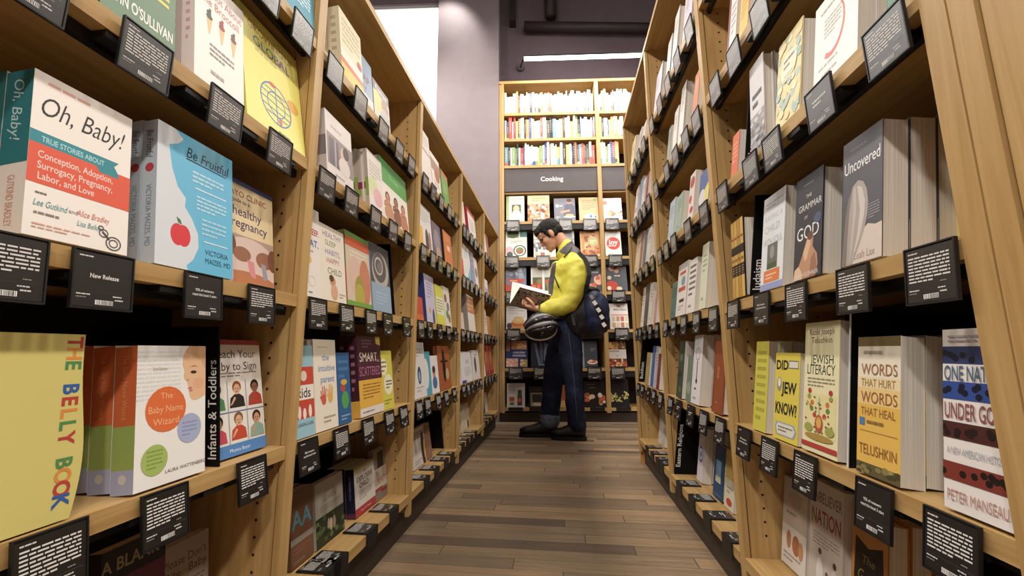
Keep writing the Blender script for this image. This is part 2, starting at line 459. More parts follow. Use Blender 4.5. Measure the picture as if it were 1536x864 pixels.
# ------------------------------------------------------------------ bookcases
ORD = ('nearest', 'second', 'third', 'fourth', 'farthest')
def holes(mb, s, xf, y, z0, z1):
    for dx in (0.055, 0.235):
        z = z0+0.05
        while z < z1-0.04:
            pts = [(s*(xf+dx)+0.003*math.cos(t*math.pi/4), y-0.0004, z+0.003*math.sin(t*math.pi/4)) for t in range(8)]
            mb.poly(pts, HOLE); z += 0.032
def bookcase(side, j, first, top):
    s = -1 if side == 'L' else 1
    xf = A if side == 'L' else B
    yf = (YL1 if side == 'L' else YR1+BAY)+j*BAY
    yn = yf-BAY
    rows = ['r1', 'r2', 'r3', 'r4'] if side == 'L' else ['r0', 'r1', 'r2', 'r3', 'r4']
    bc = empty('bookcase', (s*(xf+DEPTH/2), (yn+yf)/2, 0))
    if side == 'L': lab = f'{ORD[j]} oak bookcase along the left side of the aisle'
    else: lab = f"{('nearest', 'middle', 'farthest')[j]} tall oak bookcase along the right side of the aisle"
    tag(bc, lab, 'bookcase', 'oak bookcases along the aisle')
    off = -Vector(bc.location)
    def part(name, mb, parent=bc):
        # children keep plain coordinates relative to the thing's base
        if parent is bc:
            mb.v = [tuple(Vector(v)+off) for v in mb.v]
            return mb.build(name, bc)
        mb.v = [tuple(Vector(v)+off) for v in mb.v]
        return mb.build(name, parent)
    zt = top-0.022
    for k, ye in enumerate((yf, yn) if first else (yf,)):
        mb = MB(); mb.box(s*(xf+0.0165), s*(xf+DEPTH), ye-UPR, ye-0.0008, 0.085, zt, WOOD_V)
        holes(mb, s, xf, ye-UPR, 0.15, zt)
        pn = part('side_panel', mb)
        mb = MB(); mb.box(s*xf, s*(xf+0.0135), ye-UPR, ye-0.0008, 0.072, zt, WOOD_V)
        part('edge_strip', mb, pn)
    yi0, yi1 = yn+0.0004, yf-UPR-0.0006
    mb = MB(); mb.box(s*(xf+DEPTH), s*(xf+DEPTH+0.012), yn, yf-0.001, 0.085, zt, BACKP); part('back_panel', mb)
    mb = MB(); mb.box(s*(xf-0.002), s*(xf+DEPTH), yn, yf-0.0005, zt, top, WOOD_H); part('top_board', mb)
    mb = MB(); mb.box(s*(xf+0.03), s*(xf+DEPTH), yn, yf-0.0005, 0.0, 0.119, PLINTH); part('plinth', mb)
    for r in rows:
        z = ROWS[r]
        mb = MB(); mb.box(s*(xf+0.002), s*(xf+DEPTH-0.001), yi0, yi1, z-0.026, z, WOOD_H)
        sh = part('shelf', mb)
        mb = MB(); mb.box(s*(xf+0.026), s*(xf+0.036), yi0+0.001, yi1-0.001, z-0.044, z-0.0265, BLACK)
        n = 6
        for q in range(n):
            y = yi0+(q+0.5)*(yi1-yi0)/n
            mb.box(s*(xf+0.004), s*(xf+0.026), y-0.02, y+0.02, z-0.036, z-0.0265, BLACK)
        part('label_rail', mb, sh)
    z = ROWS['r5']
    mb = MB(); mb.box(s*(xf-0.001), s*(xf+DEPTH-0.001), yi0, yi1, z-0.028, z, WOOD_H); part('bottom_shelf', mb)
    if side == 'R' and j == 0:
        mb = MB(); mb.box(s*(xf+0.001), s*(xf+0.02), yn-UPR-0.0275, yn-UPR-0.0012, 0.072, zt, WOOD_V); part('edge_strip', mb)
        mb = MB(); mb.box(s*(xf+0.004), s*(xf+0.02), yn-UPR-0.19, yn-UPR-0.0305, 0.0, zt, WOOD_V); part('end_panel', mb)
    if side == 'R' and j == 2:
        mb = MB(); mb.box(s*(xf+0.01), s*(xf+DEPTH), yf+0.002, yf+0.03, 0.0, 1.62, WOOD_O); part('end_panel', mb)
    return bc
for j in range(5): bookcase('L', j, j == 0, LTOP)
for j in range(3): bookcase('R', j, j == 0, RTOP)

# ------------------------------------------------------------------ where things stand, in words
LROW = {'r1': 'top', 'r2': 'second', 'r3': 'third', 'r4': 'fourth', 'r5': 'bottom'}
RROW = {'r0': 'top', 'r1': 'second', 'r2': 'third', 'r3': 'fourth', 'r4': 'fifth', 'r5': 'bottom'}
def bay_of(side, y):
    return int(math.floor((y-(YL1-BAY if side == 'L' else YR1))/BAY))
def place_words(side, row, y):
    j = max(0, bay_of(side, y))
    if side == 'L': return f'{LROW[row]} shelf, {ORD[min(j, 4)]} left bookcase'
    return f"{RROW[row]} shelf, {('nearest', 'middle', 'farthest')[min(j, 2)]} right bookcase"

# ------------------------------------------------------------------ shelf tags
rt = random.Random(3)
def card_mesh(kind):
    """card 0.064 wide, 0.064 high, its top at z=0, printed side towards -y"""
    mb = MB(); w, h = 0.0635, 0.0655
    mb.box(-w/2, w/2, -0.0008, 0, -h, 0, CARD)
    W_ = 'cfcbc8'; G_ = '8e8a88'
    des = [Ls(0.06, 0.90, 0.45, 0.955, 1, W_), Ls(0.05, 0.20, 0.42, 0.25, 1, W_), Ls(0.05, 0.15, 0.36, 0.19, 1, G_), Ls(0.66, 0.20, 0.95, 0.25, 1, W_), Ls(0.70, 0.13, 0.95, 0.19, 1, W_),
           R(0.04, 0.275, 0.96, 0.28, '555152')]
    if kind == 'new': des += [T('New Release', 0.5, 0.58, 0.085, 'e6e2de', 0.5, 0.0, 0.012)]
    elif kind in ('93', '92', '90'):
        des += [T(kind+'% of reviewers', 0.5, 0.64, 0.065, 'e6e2de', 0.52, 0.0, 0.01), T('rated this book 5 stars', 0.5, 0.53, 0.065, 'e6e2de', 0.68, 0.0, 0.01)]
    elif kind == 'short': des += [Ls(0.25, 0.5, 0.8, 0.72, 2, 'dad6d2')]
    else:
        n = int(kind)+2; des += [Ls(0.06, 0.87-0.064*n, 0.92, 0.87, n, 'd6d2ce'), Ls(0.72, 0.32, 0.94, 0.36, 1, G_)]
    x = 0.38; des.append(R(0.36, 0.05, 0.67, 0.135, 'e8e6e4'))
    while x < 0.655:
        b = rt.uniform(0.005, 0.014); des.append(R(x, 0.055, x+b, 0.13, '222222')); x += b+rt.uniform(0.008, 0.018)
    draw(mb, des, w, h, lambda x, y, l: (x*1.0-w/2, -0.0009-0.000025*l, y-h), rt)
    return mb.me('printed_card')
CARDS = {k: card_mesh(k) for k in ('new', '93', '92', '90', 'short', '5', '6', '4')}
mb = MB(); mb.box(-0.034, 0.034, 0.0005, 0.003, -0.070, 0.0015, TAGBLACK)
for x in (-0.034, 0.0322): mb.box(x, x+0.0018, -0.0014, 0.0005, -0.070, 0.0015, TAGBLACK)
for z in (-0.070, -0.0003): mb.box(-0.0322, 0.0322, -0.0014, 0.0005, z, z+0.0018, TAGBLACK)
HOLDER = mb.me('holder')
mb = MB()   # the angled holder of the bottom shelf: a plate over the shelf edge and an apron in front
mb.box(-0.034, 0.034, 0.0, 0.072, 0.0005, 0.0042, TAGBLACK); mb.box(-0.034, 0.034, -0.0032, 0.0, -0.040, 0.0042, TAGBLACK)
HOLDER_F = mb.me('angled_holder')
tag_no = {}
def shelf_tag(side, row, u, kind=None, label=None):
    s = -1 if side == 'L' else 1
    xf = A if side == 'L' else B
    z = ROWS[row]
    y = y_at(s*(xf-0.004), z, u)
    j = bay_of(side, y)
    lo = (YL1-BAY if side == 'L' else YR1)+j*BAY; hi = lo+BAY-UPR
    y = min(max(y, lo+0.0355), hi-0.0355)
    k = (side, row, j); tag_no[k] = tag_no.get(k, 0)+1
    kind = kind or rt.choice(['5', '6', '5', '4', '6', 'short'])
    if side == 'L': rz = math.pi/2
    else: rz = -math.pi/2
    if row == 'r5':
        t = empty('shelf_tag', (s*(xf-0.0022), y, z), (0, 0, rz))
        put('holder', HOLDER_F, t)
        c = put('printed_card', CARDS[kind], t); c.location = (0, 0.0705, 0.0045); c.rotation_euler = (-math.pi/2, 0, 0)
    else:
        tilt = {'r0': -4, 'r1': -3, 'r2': -1, 'r3': 5, 'r4': 9}[row]
        t = empty('shelf_tag', (s*(xf-0.0035-(0.005 if tilt < 0 else 0)), y, z-0.001), (math.radians(-tilt), 0, rz))
        put('holder', HOLDER, t); c = put('printed_card', CARDS[kind], t); c.location = (0, 0.0003, -0.002)
    n = ('first', 'second', 'third', 'fourth', 'fifth', 'sixth', 'seventh')[tag_no[k]-1]
    what = {'new': "black 'New Release' tag", '93': "black tag '93% of reviewers'", '92': "black tag '92% of reviewers'", '90': "black tag with two centred lines"}.get(kind, 'black printed tag')
    end = 'from near end' if side == 'L' else 'from far end'
    tag(t, f'{what}, {n} {end}, {place_words(side, row, y)}', 'tag', 'printed tags on the shelf edges')
    return t
def tags(side, row, *us):
    for q in us:
        if isinstance(q, tuple): shelf_tag(side, row, q[0], q[1])
        else: shelf_tag(side, row, q)

# ------------------------------------------------------------------ books shown face out
NTH = ('front copy', 'second copy', 'third copy', 'fourth copy', 'fifth copy', 'sixth copy')
seed_no = [0]
def book(side, row, u0, u1, v, t, n, d, front, des=(), spine=None, sdes=(), vu=None, hard=False, tilt=None, back=0.006, page=None, edge=None):
    s = -1 if side == 'L' else 1
    xf = (A if side == 'L' else B)+back+(0.074 if row == 'r5' else 0.0)
    th = math.radians(tilt if tilt is not None else (6.5 if side == 'L' else 8.0))
    z = ROWS[row]
    ya, yb = y_at(s*xf, z+0.003, u0), y_at(s*xf, z+0.003, u1)
    y0, y1 = min(ya, yb), max(ya, yb)
    j = bay_of(side, (y0+y1)/2); lo = (YL1-BAY if side == 'L' else YR1)+j*BAY; hi = lo+BAY-UPR
    y0 = max(y0, lo+0.003); y1 = min(y1, hi-0.003)
    w = y1-y0
    if w < 0.012: y0 = min(y0, hi-0.05); y1 = max(y1, y0+0.045); w = y1-y0
    ye = y_at(s*xf, z+0.003, vu if vu is not None else u1)
    h = 0.2
    for _ in range(6):
        h = (z_at(s*(xf+h*math.sin(th)), ye, v)-z)/math.cos(th)
    nxt = {'r1': 'r0', 'r2': 'r1', 'r3': 'r2', 'r4': 'r3', 'r5': 'r4', 'r0': None}[row]
    lim = ((LTOP-0.022) if row == 'r1' and side == 'L' else (RTOP-0.022) if row == 'r0' else ROWS[nxt]-0.046)-z-0.004
    h = min(h, lim/math.cos(th)-0.004)
    seed_no[0] += 1
    cm, pm = book_meshes(w, h, t, front, spine, list(des), list(sdes), hard, page, seed_no[0], edge)
    rz = math.pi/2 if side == 'L' else -math.pi/2
    first = None
    for k in range(n):
        x = xf+k*(t+0.0012)/math.cos(th)
        loc = (s*x, (y0+y1)/2, z+t*math.sin(th)+0.0002)
        if first is None:
            b = empty('book', loc, (-th, 0, rz)); put('cover', cm, b); put('page_block', pm, b); first = b
        else:
            b = copy_tree(first); b.location = loc
        c = (NTH[k]+', ') if n > 1 else ''
        tag(b, f'{d}, {c}{place_words(side, row, (y0+y1)/2)}', 'book', ('copies of the '+d) if n > 1 else 'books shown face out')
    return first
def divider(side, row, u, v, text, d, size=0.017, up=0.07, edge=None):
    """a thin black panel standing across the shelf between two titles, lettered along its front edge"""
    s = -1 if side == 'L' else 1
    xf = (A if side == 'L' else B)+(0.074 if row == 'r5' and side == 'L' else 0.012); z = ROWS[row]
    y = y_at(s*xf, z+0.002, u)
    j = bay_of(side, y-0.035); lo = (YL1-BAY if side == 'L' else YR1)+j*BAY; y = min(y, lo+BAY-UPR-0.007)
    k = math.tan(math.radians(6.5 if side == 'L' else 8.0))
    h = 0.25
    for _ in range(5): h = min(0.262, z_at(s*(xf+k*h), y, v)-z)
    dp = 0.27-(xf-(A if side == 'L' else B))
    mb = MB(); c = [(0, 0), (s*dp, 0), (s*dp, h), (s*k*h, h)]
    if s < 0: c = c[::-1]
    P8 = lambda cc, ya, yb: [(x, ya, zz) for x, zz in cc]+[(x, yb, zz) for x, zz in cc]
    F6 = [(0, 1, 2, 3), (7, 6, 5, 4), (0, 4, 5, 1), (1, 5, 6, 2), (2, 6, 7, 3), (3, 7, 4, 0)]
    mb.mesh(P8(c, 0, 0.003), F6, ink('0b0a0a', 0.6, 0.15))
    if edge:
        c = [(-s*0.0014, 0), (0, 0), (s*k*h, h), (s*k*h-s*0.0014, h)]
        mb.mesh(P8(c if s > 0 else c[::-1], 0, 0.003), F6, ink('c8c8c8'))
    o = mb.build('section_divider'); o.location = (s*xf, y, z+0.0003)
    if text:
        t = text_mesh(text); ln = (t[3]-t[2])*size/0.72
        m2 = MB(); draw(m2, [T(text, 0.5, 0.5, 1.0, 'e8e4e0', 99, 0, 0.006)], ln, size, lambda px, py, l: (s*(0.0125+k*(up+px))+size/2-py, -0.0004, up+px), rt)
        m2.build('lettering', o)
    tag(o, f'{d}, {place_words(side, row, y)}', 'divider', 'black dividers among the books')
    return o

# ================================================================== left side, nearest bookcase
book('L', 'r1', 420, 473, -30, 0.02, 1, 'teal blue paperback with white lettering', '3b93ad',
     [Ls(0.3, 0.25, 0.9, 0.6, 6, 'cfe6ee')], vu=473)
book('L', 'r2', 150, 262, -150, 0.022, 1, 'green paperback with yellow and white lettering', '5b7f5c',
     [T('CHANGING', 0.55, 0.80, 0.07, 'efe8e0', 0.8, 0, 0.02), T('THE', 0.5, 0.70, 0.06, 'c5362b', 0.3, 0, 0.02), T('GAME', 0.62, 0.52, 0.12, 'f2ede4', 0.7, 0, 0.03), R(0.35, 0.6, 0.95, 0.66, 'b23a30'),
      Ls(0.1, 0.24, 0.9, 0.42, 4, 'd9d24f'), T("JOHN O'SULLIVAN", 0.5, 0.12, 0.07, 'f2ede4', 0.92, 0, 0.02)])
CONE = lambda x, y, c: [G([(x-0.055, y), (x+0.055, y), (x+0.01, y-0.14), (x-0.01, y-0.14)], 'dfb878'), E(x, y+0.02, 0.062, 0.05, c), E(x-0.01, y+0.055, 0.045, 0.045, c), E(x+0.012, y+0.085, 0.025, 0.03, c)]
book('L', 'r2', 291, 366, 21, 0.024, 2, 'white paperback with three ice cream cones', 'ece6e1',
     [T("It's Not About", 0.52, 0.865, 0.075, 'c8443c', 0.86), T('the Broccoli', 0.5, 0.765, 0.075, 'c8443c', 0.78)]
     + CONE(0.27, 0.60, '2f4a35') + CONE(0.52, 0.60, '9b2a30') + CONE(0.77, 0.58, '6a4030')
     + [Ls(0.28, 0.27, 0.78, 0.40, 3, '8c8580'), Ls(0.3, 0.10, 0.75, 0.17, 1, 'a89f98')], 'efe2df', [Ls(0.35, 0.3, 0.65, 0.9, 8, 'd8aca4')])
globe = [O(0.5, 0.30, 0.27, 0.018, '3b6fb4'), O(0.5, 0.30, 0.16, 0.012, '3b6fb4'), R(0.493, 0.13, 0.507, 0.47, '3b6fb4')] + \
        [R(0.5-q, 0.30+y-0.004, 0.5+q, 0.30+y+0.004, '3b6fb4') for q, y in ((0.26, 0), (0.24, 0.06), (0.18, 0.11), (0.24, -0.06), (0.18, -0.11))]
book('L', 'r2', 371, 459, 94, 0.012, 1, 'bright yellow paperback with a blue wire globe', 'e2da62',
     [T('GROWING UP', 0.5, 0.88, 0.075, 'a8602e', 0.78), T('GLOBAL', 0.5, 0.77, 0.085, '2f628f', 0.68), T('A', 0.66, 0.77, 0.085, 'c0453c', 0.2), Ls(0.2, 0.66, 0.8, 0.71, 1, 'b2a95a'),
      E(0.82, 0.42, 0.11, 0.09, 'd9a43a')] + globe + [E(0.45, 0.47, 0.06, 0.025, 'c94c3a'), E(0.55, 0.16, 0.03, 0.04, 'c94c3a'), Ls(0.5, 0.03, 0.85, 0.08, 1, '6b6a45')], tilt=10)
tags('L', 'r1', 402, 455)
tags('L', 'r2', (50, '6'), (222, '6'), (340, '6'), (420, '6'))

book('L', 'r3', 31, 190, 184, 0.036, 2, 'white paperback with teal ribbon and coral band', 'efe9e2',
     [Ls(0.12, 0.925, 0.8, 0.965, 1, 'e0a89a'), T('Oh, Baby!', 0.5, 0.80, 0.13, '2a2422', 0.84, 0.35, -0.005), G([(0, 0.545), (0, 0.625), (0.86, 0.625), (0.81, 0.59), (0.86, 0.545)], '2c8c99'),
      T('TRUE STORIES ABOUT', 0.4, 0.585, 0.035, 'a8dbe0', 0.6, 0, 0.015), R(0, 0.31, 1, 0.55, 'e2573a'), G([(0.62, 0.55), (0.86, 0.55), (0.86, 0.515), (0.66, 0.515)], '2c8c99'),
      T('Conception, Adoption,', 0.44, 0.49, 0.045, 'f2d9cf', 0.72, 0, 0.008), T('Surrogacy, Pregnancy,', 0.44, 0.425, 0.045, 'f2d9cf', 0.72, 0, 0.008), T('Labor, and Love', 0.35, 0.36, 0.045, 'f2d9cf', 0.52, 0, 0.008),
      Ls(0.08, 0.245, 0.24, 0.27, 1, '7d756f'), T('Lee Gutkind', 0.22, 0.20, 0.04, '58a0a2', 0.3, 0.3), T('Alice Bradley', 0.62, 0.205, 0.04, 'd88478', 0.34, 0.3), T('and', 0.42, 0.2, 0.025, '8a817a', 0.1),
      Ls(0.08, 0.125, 0.44, 0.155, 1, '8a817a'), T('Lisa Belkin', 0.58, 0.14, 0.035, '6aa6a8', 0.24, 0.3), Ls(0.07, 0.045, 0.6, 0.085, 2, 'dcae9e'),
      O(0.84, 0.06, 0.085, 0.012, '4c4644'), O(0.84, 0.06, 0.05, 0.01, '4c4644'), O(0.73, 0.115, 0.05, 0.01, '4c4644'), O(0.70, 0.145, 0.03, 0.009, '4c4644'), G([(0.72, 0.13), (0.80, 0.085), (0.79, 0.075), (0.71, 0.12)], '4c4644')],
     'efe9e2', [R(0, 0.42, 1, 1, '2b7f88'), T('Oh, Baby!', 0.5, 0.75, 0.07, 'bfe0e2', 0.4, 0.3, 0, -90), T('GUTKIND BRADLEY', 0.5, 0.2, 0.05, 'd99a8c', 0.3, 0, 0, -90)])
apple = [E(0.25, 0.235, 0.085, 0.125, 'd9343c'), E(0.32, 0.235, 0.085, 0.125, 'd9343c'), G([(0.25, 0.32), (0.23, 0.36), (0.28, 0.345), (0.30, 0.31)], '3f7a44')]
book('L', 'r3', 231, 349, 244, 0.023, 2, 'sky blue paperback with belly silhouette and apple', '5eb9df',
     [G([(0, 0), (0, 1), (0.20, 1), (0.30, 0.95), (0.24, 0.90), (0.13, 0.86), (0.17, 0.70), (0.24, 0.58), (0.34, 0.515), (0.33, 0.45), (0.42, 0.38), (0.5, 0.28), (0.51, 0.18), (0.44, 0.08), (0.36, 0.03), (0.38, 0)], 'd2d9e1')] + apple +
     [T('Be Fruitful', 0.64, 0.875, 0.085, '1c2b45', 0.6, 0.25, -0.004), G([(0.34, 0.815), (0.9, 0.815), (0.9, 0.822), (0.34, 0.825)], '1c2b45'),
      Ls(0.42, 0.66, 0.86, 0.76, 3, 'b9e0f2'), R(0.46, 0.62, 0.9, 0.628, 'e8f4fa'), Ls(0.48, 0.46, 0.9, 0.58, 4, 'b9e0f2'), Ls(0.55, 0.28, 0.9, 0.42, 4, 'a8d8ee'), R(0.58, 0.235, 0.92, 0.242, 'e8f4fa'),
      T('VICTORIA', 0.76, 0.165, 0.04, '2b5d78', 0.33), T('MAIZES, MD', 0.78, 0.10, 0.04, '2b5d78', 0.36)],
     'bcc7d1', [E(0.5, 0.66, 0.3, 0.3, 'c03a44'), T('Be Fruitful', 0.5, 0.83, 0.05, '37425a', 0.2, 0.2, 0, -90), T('VICTORIA MAIZES, MD', 0.5, 0.33, 0.04, '7c8796', 0.42, 0, 0, -90)])
belly = [R(0, 0, 1, 0.47, 'b59a8c'), E(0.55, 0.22, 0.52, 0.34, 'd9c2b8'), E(0.5, 0.05, 0.5, 0.12, 'b9784f'), E(0.2, 0.36, 0.12, 0.16, '7c4e38'), E(0.42, 0.29, 0.15, 0.10, '9c6a50'), E(0.82, 0.28, 0.16, 0.12, '9c6a50'),
         E(0.98, 0.30, 0.1, 0.16, '7c4e38'), G([(0.5, 0.25), (0.62, 0.24), (0.66, 0.08), (0.56, 0.10)], 'd98a94'), G([(0.75, 0.25), (0.84, 0.24), (0.88, 0.10), (0.80, 0.08)], '9a99a6'), E(0.08, 0.08, 0.2, 0.2, 'dca7a6')]
book('L', 'r3', 322, 411, 299, 0.03, 1, 'tan guidebook with hands on a pregnant belly', 'e3cfa2',
     [R(0, 0.955, 1, 1, '4156a0')] + belly + [T('MAYO CLINIC', 0.5, 0.87, 0.06, '9c4636', 0.92), T('guide to a', 0.4, 0.80, 0.04, '7c4a62', 0.4), T('healthy', 0.52, 0.70, 0.09, '54436e', 0.8), T('pregnancy', 0.52, 0.585, 0.09, '54436e', 0.92)], back=0.036)
tags('L', 'r3', (14, '5'), (160, 'new'), (308, '93'), (394, '5'))

def down(s, cols, x, y0, y1, h):
    st = (y1-y0)/(len(s)-1); out = []
    for i, ch in enumerate(s):
        if ch != ' ': out.append(T(ch, x, y0+st*i, h, cols[i], 0.2, 0, 0.03, -90))
    return out
RD, OG, GN, BL = 'b83a34', 'd98a34', '4f8a4c', '2f5fa6'
book('L', 'r4', -110, 108, 505, 0.03, 1, 'big yellow cloth album with rainbow block lettering', 'd0c56c',
     down('THE BELLY BOOK', [RD, OG, GN, RD, BL, RD, OG, GN, RD, RD, GN, OG, RD, BL], 0.885, 0.955, 0.10, 0.075) , hard=True, tilt=4, edge=lambda f: 0.006*math.sin(math.pi*f**0.9)+0.003*math.sin(2*math.pi*f)-0.003)
baby = [G([(1, 1), (0.72, 1), (0.64, 0.93), (0.62, 0.86), (0.655, 0.80), (0.64, 0.765), (0.655, 0.74), (0.70, 0.715), (0.71, 0.69), (0.73, 0.665), (0.73, 0.64), (0.745, 0.60), (0.775, 0.575), (0.83, 0.565), (0.9, 0.575), (1, 0.60)], 'e2b68c'), G([(1, 1), (0.72, 1), (0.66, 0.95), (0.78, 0.93), (0.92, 0.88), (1, 0.80)], 'cfa377'), E(0.80, 0.79, 0.05, 0.022, '3f2d24'), G([(0.73, 0.83), (0.80, 0.845), (0.88, 0.83), (0.80, 0.835)], '9a7450'), E(0.745, 0.665, 0.035, 0.018, 'c47a66'), E(0.76, 0.645, 0.03, 0.016, 'c9806c'), E(0.88, 0.70, 0.09, 0.08, 'e0a888'), E(0.71, 0.73, 0.02, 0.012, 'b98a68')]
book('L', 'r4', 199, 307, 523, 0.034, 4, 'white name book with orange green lilac circles', 'e9e8e4',
     [Ls(0, 0.6, 0.6, 0.97, 12, 'd9dbe0')] + baby + [E(0.40, 0.53, 0.285, 0.295, 'dd6a2a'), T('The', 0.40, 0.63, 0.045, 'f0b284', 0.3), T('Baby Name', 0.40, 0.535, 0.05, 'f0b284', 0.48), T('Wizard', 0.40, 0.445, 0.05, 'f0b284', 0.36),
      E(0.745, 0.36, 0.185, 0.20, 'a3aed0'), Ls(0.63, 0.30, 0.86, 0.42, 4, '8590bd'), E(0.255, 0.185, 0.175, 0.19, '9fb95a'), Ls(0.15, 0.12, 0.36, 0.26, 5, '7f9845'), T('LAURA WATTENBERG', 0.70, 0.085, 0.025, '6b6660', 0.6), T('2nd Edition', 0.3, 0.83, 0.025, 'c2a878', 0.2)],
     'd4662c', [R(0, 0.16, 1, 0.45, '9ab356'), R(0, 0, 1, 0.16, 'a9b0d0'), E(0.5, 0.1, 0.18, 0.18, 'd2d0c8'), T('The Baby Name Wizard', 0.5, 0.72, 0.04, 'e89a64', 0.45, 0, 0, -90)])
divider('L', 'r4', 328, 490, 'Infants & Toddlers', 'black panel with white vertical lettering for infants', 0.016, 0.012)
kid = lambda x, y, sk, sh, hr: [G([(x-0.14, y-0.17), (x-0.12, y-0.085), (x-0.05, y-0.055), (x+0.05, y-0.055), (x+0.12, y-0.085), (x+0.14, y-0.17)], sh), G([(x-0.13, y-0.15), (x-0.09, y-0.14), (x-0.02, y-0.09), (x-0.05, y-0.075)], sk), E(x, y+0.008, 0.08, 0.085, hr), E(x, y-0.012, 0.058, 0.075, sk), E(x-0.022, y-0.008, 0.01, 0.01, '2a1c16', 6), E(x+0.022, y-0.008, 0.01, 0.01, '2a1c16', 6), E(x, y-0.032, 0.022, 0.008, '9a4a40', 8)]
book('L', 'r4', 315, 399, 514, 0.022, 1, 'children photo grid paperback with blue foot strip', 'e6e0d8',
     [R(0, 0.955, 1, 1, 'a83a3c'), T('Teach Your', 0.5, 0.875, 0.075, '33302e', 0.94), T('Baby to Sign', 0.5, 0.765, 0.075, '33302e', 0.94), Ls(0.08, 0.665, 0.9, 0.715, 2, '8a847c'), R(0, 0.10, 1, 0.64, 'e2ddd4')]
     + kid(0.15, 0.56, 'c99470', '4b8a55', '5a3a20') + kid(0.5, 0.57, 'd6a586', '2c2826', '8a4a26') + kid(0.84, 0.57, '8a5a40', 'b23a2c', '1f1614')
     + kid(0.15, 0.29, 'a8744e', 'c2485a', '2a1c14') + kid(0.5, 0.30, 'dba880', 'c2452a', '7a5a3a') + kid(0.84, 0.29, 'c99470', '8aa896', '3a2418')
     + [R(0.325, 0.1, 0.335, 0.64, '8d96ab'), R(0.66, 0.1, 0.67, 0.64, '8d96ab'), R(0, 0.365, 1, 0.372, '6a7fb0'), R(0, 0, 1, 0.10, '4f86c4'), T('Monica Beyer', 0.5, 0.05, 0.03, 'dce6f2', 0.4)], tilt=10, back=0.03)
tags('L', 'r4', (80, '6'), (250, '6'), (379, '6'))
book('L', 'r5', 140, 244, 792, 0.025, 1, 'dark paperback with black top and maroon band', '2b2028',
     [R(0, 0.80, 1, 1, '181416'), T('A BLANK', 0.45, 0.90, 0.08, '8a7a58', 0.9, 0, 0.02), R(0, 0.55, 1, 0.80, '5c2238'), T('for infants', 0.45, 0.67, 0.07, 'a08a94', 0.7, 0.3), R(0, 0, 1, 0.55, '20202c')])
book('L', 'r5', 236, 312, 794, 0.022, 1, 'taupe paperback advising against biting the baby', '8d7c70',
     [T("Please Don't", 0.5, 0.85, 0.075, '4a3c30', 0.9), T('Bite', 0.25, 0.75, 0.07, '4a3c30', 0.3), T('the', 0.5, 0.74, 0.06, '6f7a2e', 0.2), T('Baby', 0.76, 0.75, 0.075, '4a3c30', 0.4), Ls(0.1, 0.55, 0.9, 0.66, 3, '5f5146')])

# ================================================================== left side, second bookcase
book('L', 'r1', 513, 546, 60, 0.036, 2, 'cream paperback with orange and yellow foot bands', 'd9cfae',
     [Ls(0.1, 0.5, 0.9, 0.92, 5, 'b7ab84'), E(0.85, 0.45, 0.12, 0.12, 'b5402c'), R(0, 0.26, 1, 0.40, 'dcd6c8'), R(0, 0.18, 1, 0.26, 'd65a2a'), R(0, 0, 1, 0.18, 'e8b838')], 'dcd3b4', [Ls(0.3, 0.2, 0.7, 0.9, 6, 'b9aa80')])
book('L', 'r1', 541, 561, 103, 0.02, 1, 'steel blue paperback with brown capital letters', '6d86a8', [T('AP', 0.5, 0.55, 0.16, '5a3a30', 0.9, 0, 0.03), T('Y', 0.4, 0.3, 0.14, '3f4a5c', 0.6, 0, 0.03), R(0, 0, 1, 0.2, 'b9b8b0')])
book('L', 'r1', 562, 586, 150, 0.02, 1, 'dark topped paperback with yellow photo below', '55484a', [T('Pregnant', 0.5, 0.86, 0.13, 'd8d0cc', 0.9, 0, 0.02), R(0, 0, 1, 0.72, 'b9b2a4'), E(0.25, 0.5, 0.28, 0.3, 'c9b44a'), E(0.7, 0.55, 0.22, 0.25, '8a5a44'), E(0.7, 0.2, 0.3, 0.3, '9f9a9c')])
tags('L', 'r1', 503, 541, 575, 599, 617)
book('L', 'r2', 491, 531, 203, 0.026, 2, 'pale grey paperback with a window portrait photo', 'd3ccc8',
     [Ls(0.2, 0.76, 0.85, 0.86, 1, 'aca4a0'), R(0.04, 0.20, 1, 0.68, '86797a'), R(0.1, 0.2, 0.45, 0.62, '5b5058'), R(0.3, 0.2, 0.36, 0.62, '9a92a0'), E(0.66, 0.48, 0.14, 0.19, 'c9aa98'), E(0.66, 0.30, 0.22, 0.2, 'cfc4bf'), E(0.74, 0.55, 0.12, 0.14, '3a2c2c'), Ls(0.3, 0.05, 0.85, 0.12, 1, '9e9692')],
     'c9c1bd', [R(0, 0.3, 1, 0.6, '8a7f80')])
book('L', 'r2', 555, 577, 246, 0.034, 2, 'white floral paperback with pink and green spine', 'ddd6cf', [E(0.3, 0.4, 0.3, 0.3, 'c9d0a0'), E(0.6, 0.25, 0.3, 0.3, 'd9a8ae'), Ls(0.1, 0.55, 0.9, 0.85, 5, 'b8b0a8')],
     'b7ae9c', [R(0.32, 0, 0.68, 1, 'ddd6c8'), R(0.38, 0.05, 0.62, 0.95, 'b89a9a'), R(0, 0.3, 1, 0.42, '8a2c4a'), R(0, 0.18, 0.3, 0.3, '8aa84a'), R(0.7, 0.18, 1, 0.5, '8aa84a'), R(0.42, 0.08, 0.58, 0.9, 'e4ded4')])
